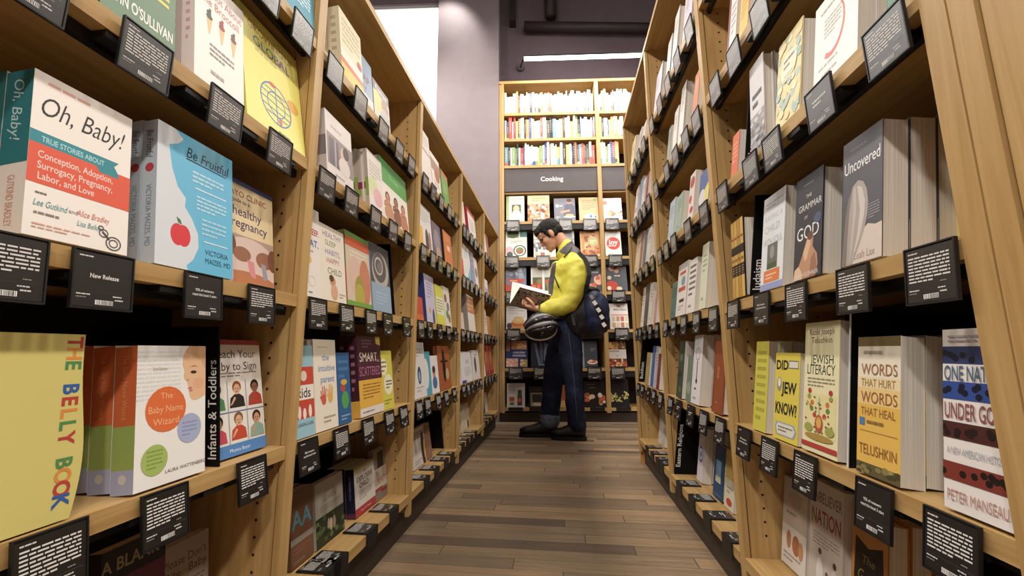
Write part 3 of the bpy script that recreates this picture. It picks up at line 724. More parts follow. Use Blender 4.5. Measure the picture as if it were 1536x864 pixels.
book('L', 'r2', 574, 614, 275, 0.018, 1, 'white paperback with green top and sitting children', 'e0dcd2',
     [R(0, 0.60, 1, 1, '4a9a4a'), T('The Baby', 0.5, 0.78, 0.08, '8fc48a', 0.6)] + kid(0.22, 0.38, 'c98a68', 'b07858', '5a2f20') + kid(0.52, 0.40, 'a8704e', '7a4a36', '2e1a14') + kid(0.80, 0.38, 'c98a68', 'a86a50', '6a3a24') + [E(0.25, 0.13, 0.16, 0.12, 'c08a6a'), E(0.55, 0.14, 0.15, 0.12, '8a5a44'), E(0.82, 0.12, 0.15, 0.13, 'b87a5a')])
tags('L', 'r2', 488, 527, 563, 589, 611)
book('L', 'r3', 457, 483, 320, 0.022, 1, 'white book about eating with coloured capitals', 'dfd8d0', [T('SLEEP.', 0.6, 0.73, 0.07, 'b9404a', 0.7, 0, 0.02), T('EAT.', 0.55, 0.60, 0.08, '3f68b0', 0.7, 0, 0.02), Ls(0.1, 0.48, 0.9, 0.53, 1, 'a8a098'), E(0.3, 0.40, 0.14, 0.12, 'd8b84a'), O(0.42, 0.17, 0.2, 0.02, 'c2bcae'), Ls(0.2, 0.03, 0.6, 0.07, 1, '8a8378')])
book('L', 'r3', 483, 520, 353, 0.026, 1, 'cream sleep guide with pastel capitals and baby', 'dfd6c6',
     [T('HEALTHY', 0.5, 0.88, 0.075, '8a6aa0', 0.86), T('SLEEP', 0.42, 0.77, 0.075, '6f8a6a', 0.62), T('HABITS,', 0.5, 0.65, 0.075, '8a78b0', 0.78), T('HAPPY', 0.5, 0.535, 0.075, 'b0687a', 0.7), T('CHILD', 0.55, 0.40, 0.085, '6a7f62', 0.7), E(0.45, 0.26, 0.11, 0.12, 'c08a68'), E(0.40, 0.30, 0.09, 0.08, '5a3c2c'), E(0.5, 0.12, 0.14, 0.18, 'd0a080'), Ls(0.7, 0.05, 0.95, 0.13, 2, 'a8a08c')])
book('L', 'r3', 522, 558, 365, 0.034, 1, 'green edged paperback with a pear photo', 'c9b8a4',
     [R(0, 0.93, 1, 1, '5f8a34'), R(0, 0.80, 1, 0.93, 'c2562e'), Ls(0.15, 0.6, 0.85, 0.77, 3, 'd9d0b4'), E(0.35, 0.42, 0.26, 0.4, 'cfae9c'), E(0.75, 0.35, 0.24, 0.5, 'c07a5a'), E(0.5, 0.2, 0.19, 0.34, '9a8f34'), E(0.5, 0.14, 0.2, 0.26, 'aca23c'), R(0, 0, 1, 0.06, '6a9a34')],
     '7d7a44', [R(0, 0.05, 1, 0.5, 'c4572a'), R(0, 0, 1, 0.05, '6a9a34')])
divider('L', 'r3', 592.5, 366, None, 'plain black panel beyond the grey photo book')
book('L', 'r3', 560, 588, 378, 0.018, 1, 'grey blue paperback with a round cup photo', '7f94a8', [R(0, 0.42, 1, 1, '474649'), E(0.5, 0.62, 0.44, 0.44, 'a8a3a2'), E(0.46, 0.66, 0.35, 0.36, '5a5352'), O(0.42, 0.68, 0.22, 0.05, 'b4aeac'), E(0.45, 0.66, 0.12, 0.12, '77706e'), R(0, 0, 1, 0.40, '8aa2b8'), Ls(0.2, 0.1, 0.8, 0.3, 4, '9db2c4')], back=0.004)
tags('L', 'r3', (478, '5'), (521, '6'), (557, '5'), (582, 'short'), (610, 'short'))
book('L', 'r4', 441, 473, 520, 0.02, 1, 'red white and blue striped kids paperback', '92bccb',
     [R(0, 0.56, 1, 0.76, 'c2432f'), E(0.5, 0.66, 0.16, 0.16, 'e0c8b8'), R(0, 0.40, 1, 0.56, 'e4ddd2'), T('kids', 0.5, 0.48, 0.11, '2a2622', 0.8, 0, 0.01), R(0, 0.20, 1, 0.40, 'c2432f'), E(0.25, 0.27, 0.08, 0.2, 'e4ddd2'), E(0.5, 0.25, 0.08, 0.17, 'e4ddd2'), E(0.78, 0.27, 0.08, 0.2, 'e4ddd2'), T('A LEADING GUIDE', 0.5, 0.14, 0.035, '3a5560', 0.85)])
hand = lambda x, y, c: [E(x, y, 0.10, 0.13, c)] + [G([(x+dx-0.022, y+0.03), (x+dx+0.022, y+0.03), (x+dx*1.5+0.018, y+l), (x+dx*1.5-0.018, y+l)], c) for dx, l in ((-0.08, 0.10), (-0.03, 0.15), (0.025, 0.15), (0.075, 0.12))] + [G([(x-0.09, y-0.02), (x-0.16, y+0.03), (x-0.14, y+0.05), (x-0.07, y+0.02)], c)]
book('L', 'r4', 474, 508, 512, 0.026, 2, 'cream book with red and gold handprints', 'e2d9c8',
     [Ls(0.2, 0.90, 0.9, 0.93, 1, 'c9b890'), T('the', 0.52, 0.80, 0.075, '7290b8', 0.4, 0, 0.012), T('intuitive', 0.56, 0.68, 0.075, '7290b8', 0.84, 0, 0.012), T('parent', 0.58, 0.555, 0.075, '7290b8', 0.7, 0, 0.012)] + hand(0.38, 0.33, 'c9563a') + hand(0.68, 0.34, 'd9a84a') + [Ls(0.35, 0.07, 0.9, 0.16, 2, 'a89a84')], hard=True)
book('L', 'r4', 509, 528, 530, 0.018, 1, 'dark blue paperback with a green figure', '2f5f92', [Ls(0.1, 0.62, 0.9, 0.92, 3, '4a7aa8'), E(0.4, 0.5, 0.2, 0.16, 'b0483c'), E(0.55, 0.33, 0.28, 0.36, '4f9a4a'), E(0.5, 0.58, 0.25, 0.12, 'c9a83a'), Ls(0.2, 0.05, 0.9, 0.14, 2, '8aa8c8')])
book('L', 'r4', 541, 576, 507, 0.03, 2, 'maroon paperback with yellow lower panel', '4e2434',
     [Ls(0.2, 0.84, 0.6, 0.96, 3, '7a5a66'), G([(0.78, 1), (1, 1), (1, 0.88), (0.8, 0.9)], 'c9b24a'), T('SMART', 0.45, 0.73, 0.12, 'd9ccb8', 0.74, 0, 0.0), T('but', 0.86, 0.68, 0.04, 'c9a89a', 0.2), T('SCATTERED', 0.5, 0.55, 0.12, 'b06a8a', 0.9, 0, 0.0), R(0, 0.06, 1, 0.44, 'd9a832'), Ls(0.15, 0.20, 0.9, 0.40, 5, '9a6a1c'), R(0, 0, 1, 0.10, 'd8cfc8'), Ls(0.1, 0.03, 0.9, 0.07, 1, '8a6a78')],
     '43202e', [R(0, 0, 1, 0.2, 'd9a832'), Ls(0.3, 0.3, 0.7, 0.9, 6, 'a8748a')])
book('L', 'r4', 574, 592, 527, 0.016, 1, 'lemon yellow paperback with white speech blobs', 'c9c03a', [E(0.3, 0.72, 0.26, 0.3, 'e0dcb8'), Ls(0.1, 0.62, 0.5, 0.84, 3, '6a6a58'), E(0.6, 0.42, 0.36, 0.36, 'e0dcb8'), Ls(0.4, 0.34, 0.9, 0.5, 3, '4a4a40'), Ls(0.2, 0.08, 0.8, 0.18, 2, '8f8830')])
tags('L', 'r4', (463, '90'), (512, '6'), (552, '6'), (584, '5'), (605, '5'))
book('L', 'r5', 437, 471, 727, 0.03, 2, 'brown book with large blue capital letters', '6f4a32', [T('AA', 0.5, 0.62, 0.24, '4f8a9a', 0.9, 0, 0.02), R(0, 0.30, 1, 0.38, '8f8478'), Ls(0.1, 0.16, 0.9, 0.26, 2, '8a5040'), Ls(0.1, 0.03, 0.9, 0.1, 1, '8a6a50')])
book('L', 'r5', 475, 517, 707, 0.022, 1, 'grey paperback with children in dark foliage', 'a09a90',
     [T('Free to', 0.5, 0.83, 0.07, '7a7468', 0.6), T('LEARN', 0.5, 0.71, 0.09, '5d5a50', 0.78), Ls(0.15, 0.52, 0.9, 0.62, 3, '86807a'), R(0, 0, 1, 0.45, '27301e')] + [E(random.random(), random.uniform(0.03, 0.42), 0.06, 0.05, random.choice(['4a5a2c', '38461f', '5a6a3a', '1c2414'])) for _ in range(26)] + [E(0.5, 0.25, 0.05, 0.12, 'b09a84'), E(0.62, 0.25, 0.05, 0.12, '8a7a6a'), E(0.42, 0.28, 0.04, 0.1, '9a8a74')])
book('L', 'r5', 534, 564, 689, 0.03, 3, 'white paperback with yellow top and navy spine', 'c9c3bb',
     [R(0, 0.95, 1, 1, 'a89a34'), T('THE', 0.5, 0.86, 0.045, '3a3432', 0.3), T('EXPLOSIVE', 0.5, 0.74, 0.11, '2c2826', 0.9, 0, 0.015), T('CHILD', 0.45, 0.60, 0.11, '2c2826', 0.6, 0, 0.015), Ls(0.2, 0.30, 0.8, 0.5, 4, '8a847e'), R(0, 0, 1, 0.17, 'a82f38'), T('Ross W. Greene', 0.5, 0.085, 0.05, 'd8c0bc', 0.8, 0.1)],
     '1e1f38', [T('THE EXPLOSIVE CHILD', 0.5, 0.62, 0.045, '8a8fb0', 0.5, 0, 0, -90), R(0, 0, 1, 0.1, '5a2c40')])
book('L', 'r5', 564, 591, 664, 0.02, 1, 'grey paperback with a dark doorway and red capitals', '7d7268', [R(0.3, 0.62, 0.8, 0.94, '1f1c1a'), R(0, 0.22, 1, 0.62, 'b8b0a6'), T('IN', 0.25, 0.52, 0.12, '9a3a34', 0.3, 0, 0.0), T('LIBERTY', 0.5, 0.38, 0.13, '9a3a34', 0.95, 0, 0.0), R(0, 0.18, 0.6, 0.24, '9a2a30'), R(0.5, 0.12, 1, 0.18, '8a2a30')])
tags('L', 'r5', (500, '5'), (512, '6'), (559, '5'), (592, '4'))

# ================================================================== left side, the three farther bookcases
book('L', 'r1', 634, 649, 209, 0.03, 1, 'tall white paperback', 'd6d0cb', [R(0, 0.55, 1, 0.62, 'aaa3a0'), Ls(0.2, 0.66, 0.8, 0.9, 4, 'b8b0ac')])
book('L', 'r1', 650, 663, 246, 0.024, 1, 'white paperback with a brown photo', 'ddd4cb', [R(0, 0.55, 1, 0.85, '9a7a6e'), E(0.6, 0.5, 0.3, 0.25, 'a8604a'), Ls(0.2, 0.1, 0.8, 0.3, 3, 'b0a8a0')])
book('L', 'r1', 665, 675, 268, 0.02, 1, 'green paperback with orange top', '6a9a4a', [R(0, 0.85, 1, 1, 'b85a34'), Ls(0.2, 0.3, 0.8, 0.6, 3, 'a8c48a')])
tags('L', 'r1', 637, 650, 662, 674, 684)
book('L', 'r2', 629, 650, 320, 0.024, 1, 'white paperback with yellow corner and figures', 'd5d2d0', [R(0, 0, 0.3, 0.45, 'd8a832'), E(0.6, 0.2, 0.12, 0.3, '4a4248'), E(0.8, 0.22, 0.1, 0.25, 'a07a66'), Ls(0.2, 0.6, 0.9, 0.9, 4, 'b5b0ae')])
book('L', 'r2', 651, 664, 343, 0.024, 1, 'dark mauve paperback with a dim photo', '6a5c6a', [E(0.5, 0.5, 0.35, 0.4, '8f8494'), E(0.6, 0.15, 0.3, 0.2, 'b89484')])
book('L', 'r2', 668, 680, 356, 0.02, 1, 'orange paperback with a white patch', 'c9702e', [R(0.4, 0.45, 0.75, 0.6, 'e0c8b0'), Ls(0.2, 0.7, 0.8, 0.9, 3, 'e0a070')], '1c1a1c')
tags('L', 'r2', 633, 649, 660, 672, 682)
book('L', 'r3', 626, 636, 448, 0.02, 1, 'small red paperback', 'b8402c', [R(0, 0, 1, 0.25, 'c9602e')])
book('L', 'r3', 641, 655, 418, 0.026, 2, 'lilac paperback with navy spine', 'b9b4cc', [Ls(0.2, 0.5, 0.8, 0.85, 5, '8f8aa8'), E(0.4, 0.25, 0.1, 0.1, 'c9964a'), E(0.75, 0.12, 0.12, 0.3, '4a4664')], '343a78')
book('L', 'r3', 657, 668, 432, 0.02, 1, 'lemon paperback with white middle', 'c9c63a', [R(0, 0.25, 1, 0.7, 'd8d6b4'), Ls(0.1, 0.3, 0.9, 0.66, 5, '8a8a6a')])
book('L', 'r3', 669, 678, 434, 0.02, 1, 'cream paperback with small multicoloured marks', 'd3cbbd', [E(0.3, 0.7, 0.2, 0.2, '8a4a50'), E(0.6, 0.5, 0.2, 0.2, '6a6a70'), E(0.4, 0.3, 0.2, 0.2, '5a8a6a'), E(0.7, 0.2, 0.2, 0.2, '8a7a50')])
tags('L', 'r3', 630, 645, 660, 673, 683)
book('L', 'r4', 622, 641, 515, 0.026, 1, 'tall white paperback with a navy oval', 'd2cdcb', [E(0.5, 0.4, 0.14, 0.24, '2f4f6a'), E(0.5, 0.38, 0.07, 0.14, '8aa0b8'), Ls(0.2, 0.72, 0.8, 0.9, 3, 'b0a8a4'), Ls(0.2, 0.1, 0.8, 0.22, 2, 'b0a8a4')])
book('L', 'r4', 641, 649, 528, 0.02, 1, 'teal paperback with pale left half', '4a9aac', [E(0.1, 0.5, 0.5, 0.9, 'd0d4d2')])
book('L', 'r4', 649, 660, 534, 0.02, 1, 'white paperback with a cartoon person', 'd8d2d2', [E(0.4, 0.55, 0.18, 0.24, 'b98468'), E(0.4, 0.63, 0.2, 0.15, '4a2c24'), E(0.45, 0.28, 0.3, 0.25, '4a6a9a')])
book('L', 'r4', 661, 678, 520, 0.02, 1, 'rust orange paperback with dark dancing figure', '9a5426', [E(0.45, 0.55, 0.12, 0.4, '2a1a14'), R(0.2, 0.62, 0.8, 0.67, '2a1a14'), E(0.45, 0.8, 0.1, 0.1, '2a1a14'), E(0.7, 0.35, 0.14, 0.14, 'b0a07a')])
tags('L', 'r4', 627, 641, 657, 669, 681)
book('L', 'r5', 621, 649, 634, 0.024, 1, 'white paperback with dancing figures in yellow', 'c9bfb6', [Ls(0.1, 0.72, 0.9, 0.92, 3, 'a05a4a'), E(0.55, 0.4, 0.1, 0.3, '33262a'), E(0.65, 0.35, 0.08, 0.2, 'c99a3a'), E(0.9, 0.4, 0.25, 0.7, '8a6654'), Ls(0.1, 0.08, 0.5, 0.2, 2, '9a9088')], tilt=9)
divider('L', 'r5', 671, 616, None, 'broad plain black panel')
tags('L', 'r5', 641, 656, 670, 679)
book('L', 'r1', 694, 699, 304, 0.02, 1, 'slim white paperback', 'd5cdcb', [])
book('L', 'r1', 704, 715, 327, 0.024, 1, 'white faced paperback with red top', 'd8d2ce', [R(0, 0.85, 1, 1, 'a82f2c'), Ls(0.2, 0.2, 0.8, 0.7, 6, 'a8a09c')], 'a8242a')
tags('L', 'r1', 695, 701, 707, 713, 720)
book('L', 'r2', 692.5, 697, 390, 0.02, 1, 'small orange red paperback', 'c9502e', [])
book('L', 'r2', 697, 708, 375, 0.02, 1, 'white paperback with cyan lower edge', 'd6d8d8', [G([(0.4, 0), (1, 0), (1, 0.5)], '6ab4c8'), Ls(0.2, 0.6, 0.8, 0.9, 3, 'b8b4b4')])
book('L', 'r2', 709, 714, 381, 0.022, 1, 'lilac grey paperback', '9a94b0', [Ls(0.2, 0.3, 0.8, 0.8, 3, '7a7490')])
book('L', 'r2', 714, 719, 391, 0.02, 1, 'white patterned paperback', 'd6d2d2', [E(0.5, 0.5, 0.4, 0.3, '8a8088')])
tags('L', 'r2', 694, 701, 707, 714, 720)
book('L', 'r3', 692.5, 697, 470, 0.02, 1, 'pale pink paperback', 'cfb8b0', [])
book('L', 'r3', 704, 714, 447, 0.026, 2, 'paperback with orange upper half and grey spine', 'd6cec6', [R(0, 0.5, 1, 0.95, 'bd7a50'), Ls(0.1, 0.55, 0.9, 0.9, 3, 'd9a888')], '8a8682')
tags('L', 'r3', 694, 702, 708, 714, 721)
book('L', 'r4', 694, 709, 528, 0.022, 1, 'white paperback with grey capitals and navy corner', 'd2d0d0', [T('LIVES', 0.6, 0.68, 0.14, '6a6668', 0.7), R(0, 0, 0.4, 0.09, '4a448a'), Ls(0.3, 0.2, 0.9, 0.5, 5, 'a8a4a4')])
book('L', 'r4', 711, 721, 526, 0.02, 1, 'pale paperback with a small dark photo', 'cfc8c2', [E(0.4, 0.5, 0.15, 0.25, '5a504c'), Ls(0.3, 0.7, 0.8, 0.9, 2, 'a09890')])
tags('L', 'r4', 695, 702, 708, 715, 721)
book('L', 'r5', 692.5, 697, 606, 0.02, 1, 'narrow cream paperback', 'c3b79c', [])
book('L', 'r5', 697, 705, 604, 0.024, 2, 'cream paperback with a dark seal', 'c6baa2', [E(0.7, 0.15, 0.15, 0.2, '4a3a30'), Ls(0.2, 0.6, 0.8, 0.85, 3, '9a8e78')])
tags('L', 'r5', 695, 702, 708, 714)
book('L', 'r1', 728, 731, 352, 0.02, 1, 'slim white paperback', 'd2cac8', [])
book('L', 'r1', 731, 735, 356, 0.02, 1, 'red brown paperback', '8a4030', [])
tags('L', 'r1', 729, 734, 738, 742)
book('L', 'r2', 728, 733, 422, 0.02, 1, 'white paperback with lilac foot', 'd0cad2', [R(0, 0, 1, 0.4, 'a49ac0')])
tags('L', 'r2', 729, 734, 738, 743)
book('L', 'r3', 728, 732, 465, 0.02, 1, 'white paperback with grey marks', 'd4cecc', [Ls(0.2, 0.3, 0.8, 0.8, 4, '9a9494')])
book('L', 'r3', 732.5, 737, 476, 0.02, 1, 'orange paperback', 'c9802e', [])
tags('L', 'r3', 729, 733, 738, 743)
book('L', 'r4', 729, 735, 519, 0.024, 1, 'red orange paperback with gold ornament nearer', 'b8402a', [E(0.45, 0.6, 0.25, 0.3, 'd08a3a'), O(0.5, 0.35, 0.25, 0.06, 'd08a3a'), R(0, 0, 1, 0.1, 'a83a34')], 'd8d0c8')
book('L', 'r4', 735.2, 741, 519, 0.024, 1, 'red orange paperback with gold ornament farther', 'b8402a', [E(0.45, 0.6, 0.25, 0.3, 'd08a3a'), O(0.5, 0.35, 0.25, 0.06, 'd08a3a'), R(0, 0, 1, 0.1, 'a83a34')], 'd8d0c8')
tags('L', 'r4', 729, 734, 738, 743)
book('L', 'r5', 728, 732, 588, 0.02, 1, 'white paperback with dark spine', 'd0cac8', [Ls(0.2, 0.3, 0.8, 0.8, 4, '9a9494')], '3a3438')
tags('L', 'r5', 730, 735, 740)

# ================================================================== right side, nearest bookcase
book('R', 'r1', 1089, 1102, -25, 0.02, 1, 'white book with a dark red left edge', 'e6e0dc', [R(0, 0, 0.25, 1, '8a2c34'), Ls(0.4, 0.3, 0.9, 0.8, 5, 'a8a09c')])
book('R', 'r1', 1108, 1121, -40, 0.02, 1, 'golden yellow paperback', 'e3b94e', [Ls(0.2, 0.3, 0.8, 0.8, 5, 'c99a34')])
tags('R', 'r1', 1072, 1100, 1138)
book('R', 'r2', 1096, 1106, 195, 0.02, 1, 'orange red paperback half hidden by divider', 'd8653a', [Ls(0.2, 0.3, 0.8, 0.8, 5, 'e8a078')])
divider('R', 'r2', 1117, 109, 'Islam', 'black panel with white vertical lettering', 0.016, 0.022)
book('R', 'r2', 1127, 1148, 78, 0.022, 2, 'grey white hardback with rubble photo', 'd9d8da', [R(0, 0, 1, 0.42, '9b9a9e')] + [E(random.random(), random.uniform(0.02, 0.4), 0.12, 0.07, random.choice(['7a797e', '55545a', 'b5b4b8', 'd0cfd2'])) for _ in range(30)] + [Ls(0.2, 0.48, 0.85, 0.68, 2, '5d5c62')], 'b8b7ba', (), hard=True, tilt=4)
flor = [E(random.random(), random.random(), 0.10, 0.10, random.choice(['a9c4ba', 'e9d49a', 'a9c4ba', 'f0e2b4'])) for _ in range(60)]
book('R', 'r2', 1163, 1199, 26, 0.030, 1, 'cream hardback with aqua flower pattern', 'ead79c', flor + [E(0.5, 0.62, 0.34, 0.36, 'efe6c8'), Ls(0.3, 0.60, 0.74, 0.74, 2, '6a624c'), Ls(0.32, 0.45, 0.7, 0.55, 3, 'a89e80')], 'd8c88c', (), hard=True)
sw = []
for i in range(26):
    a = math.radians(60-i*7.2); sw.append((0.42+0.31*math.cos(a), 0.55+0.31*math.sin(a)))
sw2 = [(0.42+(p[0]-0.42)*(0.84-0.10*(i/13-1)), 0.55+(p[1]-0.55)*(0.86-0.06*(i/13-1))) for i, p in enumerate(sw)][::-1]
book('R', 'r2', 1220, 1286, -65, 0.026, 2, 'white book with a big red brushed circle', 'eeeae6', [G(sw+sw2, 'd9685c'), Ls(0.15, 0.82, 0.7, 0.88, 1, '9a948e'), Ls(0.25, 0.5, 0.65, 0.74, 5, 'b0aaa4'), Ls(0.12, 0.17, 0.88, 0.23, 1, 'b5aea6'), Ls(0.2, 0.07, 0.8, 0.13, 1, 'b5aea6')])
book('R', 'r2', 1330, 1372, -80, 0.02, 1, 'dark green book behind a grey tag', '3f7a5c', [Ls(0.2, 0.3, 0.8, 0.8, 5, '8ab09a')])
tags('R', 'r2', (1084, '6'), (1126, '6'), (1158, '6'), (1229, 'short'), (1326, '6'))
gold = []
for i in range(4): gold += [R(0.25*i+0.01, 0, 0.25*i+0.235, 1, ('c2963c', 'c9a24a', 'b88a34', 'd0aa52')[i]), R(0.25*i+0.01, 0.55, 0.25*i+0.235, 0.66, '2c2118'), R(0.25*i+0.01, 0.27, 0.25*i+0.235, 0.42, '2c2118'), R(0.25*i+0.04, 0.46, 0.25*i+0.2, 0.5, '8a5a24'), Ls(0.25*i+0.05, 0.28, 0.25*i+0.2, 0.4, 4, 'a88a50'), R(0.25*i+0.03, 0.75, 0.25*i+0.21, 0.78, '8a4a24')]
book('R', 'r3', 1100, 1119, 327, 0.12, 1, 'boxed set of four gold and black spines', '1c1712', gold, hard=True, tilt=3)
divider('R', 'r3', 1125, 293, 'Judaism', 'black panel lettered in white beside gold spines', 0.018, 0.015)
book('R', 'r3', 1140, 1173, 280, 0.03, 1, 'pale blue white paperback with small doorway photo', 'd9dde2',
     [Ls(0.12, 0.86, 0.9, 0.94, 2, 'b0b6bc'), T('RAISING A', 0.5, 0.76, 0.06, 'b5bcc4', 0.8), T('CHILD', 0.45, 0.64, 0.075, 'a8b0ba', 0.7), T('WITH SOUL', 0.5, 0.50, 0.075, 'a8b0ba', 0.86), R(0.28, 0.21, 0.74, 0.47, '6a6a5a'), E(0.5, 0.38, 0.1, 0.16, '94909a'), R(0.3, 0.21, 0.7, 0.27, '4a5a3a'), R(0.16, 0.075, 0.86, 0.2, 'd9783a'), Ls(0.25, 0.1, 0.75, 0.17, 2, 'f0c8a8'), R(0, 0, 1, 0.065, '8f9ac8')])
book('R', 'r3', 1190, 1231, 250, 0.036, 2, 'dark book with glowing embracing figure', '37383e',
     [Ls(0.3, 0.89, 0.9, 0.93, 1, '77777c'), T('THE', 0.5, 0.79, 0.035, 'd8d6d4', 0.3), T('GRAMMAR', 0.55, 0.69, 0.065, 'dddad8', 0.84), T('OF', 0.42, 0.585, 0.03, 'd0cecc', 0.2), T('GOD', 0.5, 0.44, 0.13, 'e8e6e4', 0.8), G([(0, 0), (0.05, 0.10), (0.2, 0.13), (0.3, 0.2), (0.42, 0.3), (0.5, 0.37), (0.62, 0.42), (0.72, 0.36), (0.70, 0.28), (0.86, 0.2), (0.9, 0.1), (0.8, 0)], 'b98c6c'), G([(0.36, 0.25), (0.5, 0.37), (0.6, 0.40), (0.62, 0.3), (0.5, 0.18), (0.42, 0.16)], 'd6ae8c'), E(0.60, 0.39, 0.11, 0.10, '6a4a38'), G([(0, 0), (0.05, 0.10), (0.2, 0.13), (0.3, 0.08), (0.35, 0)], 'd9b896'), G([(0.6, 0.0), (0.66, 0.18), (0.78, 0.22), (0.86, 0.1), (0.82, 0)], '9a6e52'), E(0.85, 0.53, 0.13, 0.12, '4a5878'),
      T('AVIYA KUSHNER', 0.5, 0.04, 0.04, 'd8d4d0', 0.84)], '17171a', (), hard=True)
book('R', 'r3', 1262, 1323, 182, 0.034, 4, 'charcoal book showing long pale hair from behind', '55565c',
     [R(0, 0.75, 1, 1, '606168'), Ls(0.2, 0.9, 0.9, 0.93, 1, '84858a'), G([(0.30, 0), (0.55, 0.24), (0.68, 0.27), (0.85, 0.245), (1, 0.25), (1, 0)], 'cfc2b6'), G([(0.02, 0), (0.05, 0.2), (0.10, 0.40), (0.17, 0.53), (0.28, 0.61), (0.42, 0.64), (0.55, 0.61), (0.64, 0.54), (0.68, 0.44), (0.66, 0.34), (0.58, 0.22), (0.44, 0.10), (0.30, 0)], 'a79e97'),
      G([(0.02, 0), (0.05, 0.2), (0.10, 0.40), (0.17, 0.53), (0.28, 0.61), (0.20, 0.42), (0.16, 0.2), (0.14, 0)], '7d746e'), G([(0.40, 0.60), (0.52, 0.57), (0.60, 0.46), (0.58, 0.34), (0.48, 0.20), (0.30, 0.03), (0.42, 0.22), (0.48, 0.40)], 'c9c0b9'), G([(0.30, 0.58), (0.36, 0.60), (0.38, 0.4), (0.30, 0.16), (0.22, 0.0), (0.26, 0.2), (0.30, 0.4)], 'bcb2aa'),
      T('Uncovered', 0.5, 0.78, 0.10, 'eceae8', 0.9, 0.0, 0.004), Ls(0.68, 0.30, 0.95, 0.42, 6, '94959a'), T('Leah Lax', 0.6, 0.06, 0.06, '8f8278', 0.5)], '46474c')
book('R', 'r3', 1433, 1475, 318, 0.02, 1, 'yellow and purple paperback peeking beside the upright', 'd9c86a', [R(0, 0, 1, 0.35, '8a5a9a')], back=0.10, vu=1436)
tags('R', 'r3', (1099, '5'), (1141, '90'), (1192, '6'), (1276, '6'), (1398, '6'))
book('R', 'r4', 1129, 1148, 514, 0.024, 3, 'yellow green paperback with faint lines', 'c9c23a', [Ls(0.15, 0.1, 0.85, 0.92, 9, 'a8a02c')])
book('R', 'r4', 1159, 1196, 532, 0.022, 1, 'bright yellow quiz paperback with bold capitals', 'd8c63a',
     [T('DID', 0.3, 0.86, 0.11, '24262c', 0.5, 0, 0.03), R(0.56, 0.82, 0.95, 0.91, '5a5c60'), R(0.58, 0.83, 0.93, 0.90, 'd8d4c8'), T('JEW', 0.6, 0.60, 0.13, '24262c', 0.6, 0, 0.03), E(0.2, 0.63, 0.10, 0.16, '8a8c90'), E(0.2, 0.65, 0.06, 0.1, 'e4e0d4'), T('KNOW?', 0.5, 0.36, 0.13, '24262c', 0.86, 0, 0.03), G([(0.08, 0.14), (0.15, 0.20), (0.85, 0.20), (0.95, 0.13), (0.85, 0.05), (0.15, 0.05)], '8fa2b0'), G([(0.13, 0.135), (0.2, 0.185), (0.8, 0.185), (0.89, 0.13), (0.8, 0.065), (0.2, 0.065)], 'd9d4c4'), Ls(0.22, 0.09, 0.8, 0.165, 2, '6a6458')])
flw = []
for q in range(5):
    for sx_ in (-1, 1):
        flw += [E(0.5+sx_*(0.14+0.05*(q % 2)+0.04*q), 0.28+0.045*q, 0.055, 0.05, ('b8442c', '5f8a3c', 'c9762e', '8aa04a', 'b03a34')[q])]
random.seed(21)
for q in range(34): flw.append(E(random.uniform(0.1, 0.9), random.uniform(0.15, 0.42), 0.028, 0.02, random.choice(['5f7a3c', '8a9a44', 'a8442c', 'c98a3a', '7a5a2c']), 8))
book('R', 'r4', 1203, 1256, 484, 0.034, 1, 'cream paperback with folk art vase and flowers', 'e2dcae',
     [T('Rabbi Joseph', 0.5, 0.925, 0.05, '6a3a34', 0.72), T('Telushkin', 0.5, 0.86, 0.05, '6a3a34', 0.6), T('JEWISH', 0.52, 0.71, 0.07, '2f3a44', 0.66), T('LITERACY', 0.5, 0.63, 0.08, '2f3a44', 0.8), Ls(0.12, 0.49, 0.9, 0.57, 3, '8a8468'), R(0.05, 0.13, 0.95, 0.44, 'dfd49a')] + flw + [E(0.5, 0.22, 0.11, 0.16, 'b0563a'), E(0.5, 0.23, 0.07, 0.1, 'd9a84a'), R(0.495, 0.25, 0.505, 0.42, '5f7a3c'), E(0.2, 0.18, 0.12, 0.08, '9aa04a'), E(0.8, 0.18, 0.12, 0.08, '9aa04a'), E(0.5, 0.12, 0.4, 0.06, 'a88a3c'), R(0, 0.035, 1, 0.07, 'b03a30')], 'd8d0a0', ())
divider('R', 'r4', 1273, 470, None, 'plain black panel with a thin pale front edge', edge=1)
wd1 = [R(0, 0.93, 1, 1, '6a5c34'), R(0, 0, 1, 0.08, '5f5636')] + [E(random.random(), random.uniform(0, 0.075), 0.07, 0.04, random.choice(['857a44', '4a4428', '9a8c50'])) for _ in range(20)]
book('R', 'r4', 1285, 1351, 508, 0.030, 3, 'cream and gold paperback about hurtful words', 'e3dcc8',
     [R(0, 0.08, 1, 0.62, 'ddb246'), R(0, 0.5, 1, 0.62, 'e2c47c'), R(0, 0.62, 1, 0.7, 'e4d2a4')] + wd1 + [Ls(0.15, 0.86, 0.9, 0.91, 1, 'a89e8a'), T('WORDS', 0.52, 0.76, 0.085, 'a06a3a', 0.84), T('THAT HURT', 0.5, 0.66, 0.06, 'a8824a', 0.8), T('WORDS', 0.52, 0.555, 0.085, '9a6030', 0.84), T('THAT HEAL', 0.5, 0.45, 0.06, '9a6a30', 0.8), R(0.07, 0.345, 0.2, 0.40, '4a78a8'), Ls(0.25, 0.35, 0.9, 0.40, 1, '8a6a2c'), R(0.08, 0.305, 0.95, 0.31, 'b08a34'), T('TELUSHKIN', 0.5, 0.18, 0.075, '8f5a28', 0.86)], 'd9c88a', ())
blk = lambda y0, y1, c, d: [R(0, y0, 1, y1, c)] + [E(random.random(), random.uniform(y0+0.02, y1-0.02), 0.05, 0.05, d) for _ in range(12)]
